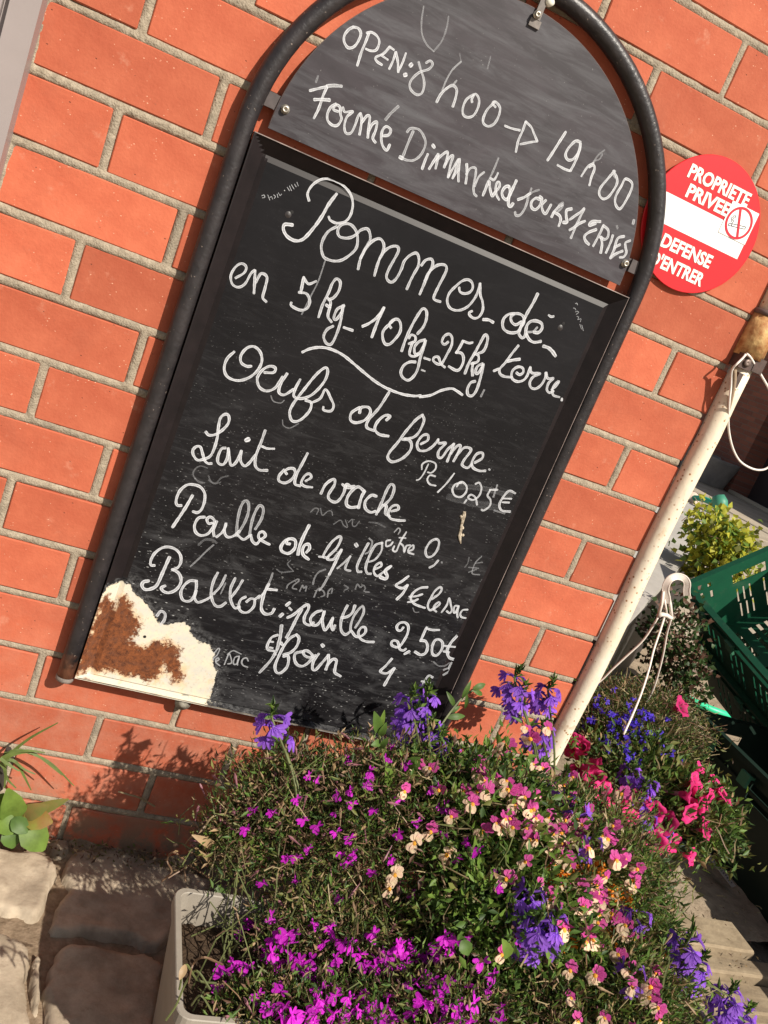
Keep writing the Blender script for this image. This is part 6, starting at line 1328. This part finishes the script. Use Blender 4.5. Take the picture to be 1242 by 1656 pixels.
foliage(ptn,E_bk,8500,(.010,.022,.28,.45),[.4,.25,.2,.05,.08,.02],42,160,rootb,stem_r=.0013)
blue=cr([(435,695),(350,740),(350,790),(440,830),(455,860),(430,910),(450,940),(510,960),(410,905),(270,890),(620,830),(560,920),(690,980),(620,920),(740,1030),(790,1070),(500,1010),(600,1010),(375,820),(330,860),(500,900),(470,980),(460,860),(420,830),(680,960),(700,1040),(640,850),(350,660),(540,940),(580,960)],860,900,3.25)
for i in range(45):blue.append((random.gauss(1010,38),random.gauss(1180,28)))
for x,y in blue:
    p,nv=hit(x,y,E_bl+E_bk,push=random.uniform(.0,.015));put('flower',random.choice(LB),blb,orient(p,face(nv,p),random.uniform(.8,1.15),roll=random.gauss(-.25,.8)))
pets=cr([(235,970),(265,1000),(215,1005),(320,1095),(330,1168),(440,1285),(300,1345),(395,1405),(485,1385),(890,1120),(865,1190),(835,1260),(860,1235),(900,1340),(870,1300),(560,1300),(520,1360),(380,1240),(925,1285),(960,1210),(1015,1260),(830,1350),(920,1440),(650,1340),(700,1400),(650,1500),(745,1510),(840,1580),(690,1610),(240,1130),(790,790)],860,900,3.25)
for x,y in pets:
    p,nv=hit(x,y,E_bk+E_bl,push=.022);out=(p-Vector((1.22,.08,.2))).normalized();f=(out*.55+right*(.75 if x>1080 else .1)-up*.15+TOCAM(p)*(.3 if x>1080 else .6)+SUN*.15+Vector([random.gauss(0,.4) for _ in range(3)])).normalized();put('flower',random.choice(PM),ptn,orient(p,f,random.uniform(1.05,1.3)))
sc5=thing('fan_flower_plant','violet fan flowers mixed among the petunias of the hanging basket','flowering plant',(1.24,.05,.2))
for x,y in cr([(580,1230),(520,1130),(610,1370),(690,1440),(180,1180),(270,1250),(620,1190),(570,1280)],860,900,3.25):
    p,nv=hit(x,y,E_bk+E_bl,push=.02);sca_head(sc5,0,0,0,6,.018,Vector((1.24,.05,.22)),p=p)
# ================================================================ stone trough behind
P2_=Vector((1.53,.73,.45));dv=Vector((.66,.75,0)).normalized();nv_=Vector((-dv.y,dv.x,0))
ct=thing('concrete_manger','long low concrete manger with a flat grey top beyond the basket','manger',(1.9,1.2,0))
M_ct=mat('smooth_grey_concrete',(.44,.41,.37),rough=.8,spec=.25,col2=(.36,.335,.30),nscale=6,bump=(50,.5));M_bk=mat('shade_black_side',(.018,.016,.017),rough=.6,col2=(.03,.026,.024),nscale=12)  # near-black body colour puts the crates' shade into the manger side
fr=(Vector((P2_.x,P2_.y,0)),dv,nv_,Vector((0,0,1)))
b=MB();b.box((-.62,0,.435),(2.6,.55,.455),0,fr);b.obj('top_slab',[M_ct],ct)
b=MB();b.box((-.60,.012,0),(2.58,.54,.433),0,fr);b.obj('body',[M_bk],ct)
# trailing plants on it
jen=thing('creeping_jenny','bright yellow green creeping jenny spilling over the edge of the manger','trailing plant',(2.1,1.5,.45))
E_j=[];
for x,y,z_,r_ in ((1152,862,0,.07),(1165,878,0,.08),(1175,895,0,.075),(1158,900,0,.08),(1140,915,0,.06),(1182,880,0,.06),(1132,836,0,.03),(1152,840,0,.035),(1198,900,0,.035),(1122,932,0,.035)):
    w=at(x,y,x=1.98+.0*x);E_j.append((tuple(w),(r_,r_,r_*.8)))
rng=np.random.default_rng(9);c,u=ell_sample(E_j,1700,rng,top=False);c=c+rng.normal(size=c.shape)*.022+(rng.random((len(c),1))<.12)*rng.normal(size=c.shape)*np.array([.05,.05,.03]);leaves_mesh('foliage',c,u+rng.normal(size=c.shape)*.7,rng.uniform(.016,.030,len(c)),rng.uniform(.016,.028,len(c)),[GY,G5,G2],rng.choice(3,len(c),p=[.62,.28,.10]),jen,fold=.12)
b=MB()
for i in range(60):
    a=Vector(E_j[i%10][0]);b.tube([a,a+Vector(rng.normal(size=3)*.03),a+Vector(rng.normal(size=3)*.04)-Vector((0,0,.03))],.0012,4)
o=b.obj('stems',[STEMS[1]],jen);o['kind']='stuff'
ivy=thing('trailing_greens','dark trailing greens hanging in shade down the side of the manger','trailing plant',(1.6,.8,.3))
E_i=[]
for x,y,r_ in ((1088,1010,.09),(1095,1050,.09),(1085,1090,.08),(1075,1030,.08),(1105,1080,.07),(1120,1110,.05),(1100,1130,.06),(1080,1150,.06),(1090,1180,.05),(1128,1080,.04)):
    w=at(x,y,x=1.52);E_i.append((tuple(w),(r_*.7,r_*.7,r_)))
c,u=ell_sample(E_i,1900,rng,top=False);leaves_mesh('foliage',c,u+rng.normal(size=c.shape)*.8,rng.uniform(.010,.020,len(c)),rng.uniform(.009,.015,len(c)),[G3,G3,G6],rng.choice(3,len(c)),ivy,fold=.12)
# hose end
hz=thing('garden_hose_lance','green garden watering lance with a black and beige connector lying on the manger','hose',tuple(at(1140,812,z=.49)))
def HZ_(x,y,z=.49):return at(1042+x/6.21,760+y/6.21,x=at(1140,812,z=.49).x)
b=MB();P_=smoothpts([tuple(HZ_(*q)) for q in [(505,280),(580,290),(650,315),(715,350)]],.01);b.tube(P_,.016,10);b.obj('tube',[mat('hose_green',(.02,.42,.26),rough=.4)],hz,True)
b=MB();c0=HZ_(760,350);b.lathe(c0,(.3,-.3,-.6),[(.0001,-.055),(.03,-.05),(.042,-.015),(.036,.02),(.02,.04),(.0001,.045)],14);b.obj('rose_head',[mat('dull_green',(.05,.22,.14),rough=.5)],hz,True)
b=MB();a_=HZ_(340,345);c_=HZ_(480,290);b.tube([a_,a_+(c_-a_)*.45,a_+(c_-a_)*.5,c_],[.026,.026,.036,.037],14);b.obj('connector',[mat('black_rubber',(.06,.05,.05),rough=.5)],hz,True)
b=MB();d_=(c_-a_).normalized();b.tube([c_-d_*.01,c_+d_*.018],[.038,.036],14);b.obj('beige_ring',[mat('beige_plastic',(.62,.50,.40),rough=.5)],hz,True)
# ================================================================ green crates
M_gr=mat('green_crate_plastic',(.010,.085,.042),rough=.45,spec=.35,col2=(.008,.065,.034),nscale=8);stain(M_gr,18,.55,.8,(.10,.13,.09),.5);stain(M_gr,120,.62,.75,(.14,.17,.12),.45)
stain(M_pl,9,.5,.75,(.20,.17,.13),.5,(1,1,.4));stain(M_pl,70,.6,.75,(.16,.13,.10),.5);stain(M_ct,12,.55,.8,(.24,.21,.17),.6)
def panel(b,O,U,V,N,holes,t,m=0):
    us=sorted({0,1,*[h[0] for h in holes],*[h[1] for h in holes]});vs=sorted({0,1,*[h[2] for h in holes],*[h[3] for h in holes]})
    sol=lambda i,j:0<=i<len(us)-1 and 0<=j<len(vs)-1 and not any(h[0]<=(us[i]+us[i+1])/2<=h[1] and h[2]<=(vs[j]+vs[j+1])/2<=h[3] for h in holes)
    pt=lambda u,v,k:O+U*u+V*v+N*(t*k)
    for i in range(len(us)-1):
        for j in range(len(vs)-1):
            if not sol(i,j):continue
            a,c,d,e=us[i],us[i+1],vs[j],vs[j+1]
            b.add([pt(a,d,0),pt(c,d,0),pt(c,e,0),pt(a,e,0)],[(0,1,2,3)],m);b.add([pt(a,d,1),pt(c,d,1),pt(c,e,1),pt(a,e,1)],[(3,2,1,0)],m)
            for (ii,jj,p,q) in ((i-1,j,(a,d),(a,e)),(i+1,j,(c,d),(c,e)),(i,j-1,(a,d),(c,d)),(i,j+1,(a,e),(c,e))):
                if not sol(ii,jj):b.add([pt(*p,0),pt(*q,0),pt(*q,1),pt(*p,1)],[(0,1,2,3)],m)
e1=Vector((.718,-.076,.692)).normalized();e2=Vector((.069,-.981,-.179)).normalized();e3=e1.cross(e2).normalized()
if e3.x<0:e3=-e3
FR3=(e1,e2,e3)
def slots(u0,u1,n_,v0,v1,w=.3):
    st_=(u1-u0)/n_;return [(u0+st_*(i+.5-w/2),u0+st_*(i+.5+w/2),v0,v1) for i in range(n_)]
def crate(A,label,nm='green_crate',fr3=None,M_gr=M_gr):
    e1,e2,e3=fr3 or FR3
    t=thing(nm,label,'crate',tuple(A),'green plastic crates piled at the right edge');L1,L2,H=.40,.60,.215
    solid=fr3 is not None
    if solid:L1,H=.27,.262
    S1=[(.30,.55,.14,.30)]+[(.66,.91,.14,.30)]+[(.12,.145,.10,.17),(.06,.08,.22,.27),(.13,.15,.24,.36)]
    for g0 in (.30,.50,.70):S1+=slots(g0,g0+.14,3,.40,.64)+slots(g0+.01,g0+.15,3,.67,.92)
    S2=[(.38,.62,.14,.28)]
    for g0 in (.10,.28,.46,.64,.82):S2+=slots(g0,g0+.13,3,.42,.62)+slots(g0,g0+.13,3,.68,.90)
    if solid:S1=S1[:1];S2=S2[:1]
    for nm2,O,U,N,h in (('end_panel',A,e1*L1,e2,S1),('end_panel',A+e2*(L2-.003),e1*L1,e2,S1),('side_panel',A,e2*L2,e1,S2),('side_panel',A+e1*(L1-.003),e2*L2,e1,S2)):
        b=MB();panel(b,O,U,e3*H,N,h,.003);b.obj(nm2,[M_gr],t)
    b=MB();panel(b,A+e3*(H-.003),e1*L1,e2*L2,e3,[h for g0 in (.08,.30,.52,.74) for r0 in (.06,.30,.54,.78) for h in slots(g0,g0+.18,3,r0,r0+.17,.45)],.003);b.obj('floor_panel',[M_gr],t)
    b=MB();f_=(A,e1,e2,e3)
    b.box((-.014,-.014,-.002),(L1+.014,.0025,.012),0,f_);b.box((-.014,L2-.0025,-.002),(L1+.014,L2+.014,.012),0,f_);b.box((-.014,.003,-.002),(.0025,L2-.003,.012),0,f_);b.box((L1-.0025,.003,-.002),(L1+.014,L2-.003,.012),0,f_)
    b.box((-.008,.003,.050),(-.0001,L2-.003,.058),0,f_);b.obj('rim',[M_gr],t)
    for k in (.12,.34):
        b=MB();b.box((-.022,L2*k,.020),(-.0145,L2*k+.03,.050),0,f_);b.box((-.0144,L2*k+.004,.024),(-.0004,L2*k+.026,.030),0,f_);b.obj('latch',[mat('latch_green',(.05,.17,.10),rough=.4)],t)
A0=Vector(tuple(at(1115,945,z=.49)))
crate(A0,'topmost tilted green plastic crate with open handle holes at the right edge')
crate(A0+e3*.222,'second green plastic crate down in the tilted pile at the right edge')
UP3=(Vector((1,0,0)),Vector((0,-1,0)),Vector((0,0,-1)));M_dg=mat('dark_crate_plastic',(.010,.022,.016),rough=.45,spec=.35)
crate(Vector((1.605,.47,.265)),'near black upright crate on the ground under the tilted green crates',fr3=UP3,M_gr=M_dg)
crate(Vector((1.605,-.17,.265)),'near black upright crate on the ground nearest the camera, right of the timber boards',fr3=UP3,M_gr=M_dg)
# green hose line and pale rail seen in the gap
gh=thing('green_hose','bright green hose on the ground in the gap left of the crates','hose',tuple(at(1125,1130,z=.03)))
b=MB();b.tube([at(1100,1122,z=.045),at(1118,1133,z=.045),at(1150,1147,z=.045),at(1200,1165,z=.045)],.012,8);b.obj('hose',[mat('hose_bright',(.03,.55,.28),rough=.4)],gh,True)
# plant label
lb=thing('plant_label','long pale plastic plant label lying in shade by the crates','label',tuple(at(1165,1405,z=.06)))
a_=at(1138,1372,z=.075);c_=at(1187,1434,z=.05);d_=(c_-a_).normalized();s_=d_.cross(Vector((0,0,1))).normalized();n__=s_.cross(d_)
b=MB();ribbon(b,[a_+(c_-a_)*i/6 for i in range(7)],.018,.001,n__);b.obj('strip',[mat('label_plastic',(.42,.36,.32),rough=.5,trans=.2)],lb)
b=MB()
for i in range(10):
    p=a_+(c_-a_)*(.35+i*.062);b.box((-.0018,-.004,.0007),(.0012,.004 if i%3 else .001,.0010),0,(p,d_,s_,n__))
b.obj('print',[mat('label_print',(.08,.07,.07),rough=.7)],lb)
# straw scraps on the dirt
sr=thing('straw_scraps','loose pale straw scraps on the shaded dirt below the petunias','straw',tuple(at(1090,1420,z=.04)));b=MB()
for x0_,y0_,x1_,y1_ in ((1085,1402,1100,1416),(1082,1410,1098,1424),(1100,1412,1122,1430),(1104,1418,1121,1431),(1106,1424,1112,1430),(1222,1464,1232,1470),(1160,1448,1176,1452)):
    b.tube([at(x0_,y0_,z=.045),at((x0_+x1_)/2+1,(y0_+y1_)/2-1,z=.048),at(x1_,y1_,z=.045)],.0010,4)
o=b.obj('scraps',[STEMS[2]],sr);o['kind']='stuff'

N=260;c=np.stack([RNG.uniform(1.15,1.6,N),RNG.uniform(-.15,.4,N),RNG.uniform(.038,.05,N)],1);o=leaves_mesh('dry_debris',c,RNG.normal(size=(N,3))*np.array([1,1,.15]),RNG.uniform(.004,.014,N),RNG.uniform(.0015,.004,N),[G4,G6,STEMS[2]],RNG.integers(0,3,N));tag(o,'dry petals and leaf scraps strewn on the dirt under the hanging basket','debris')
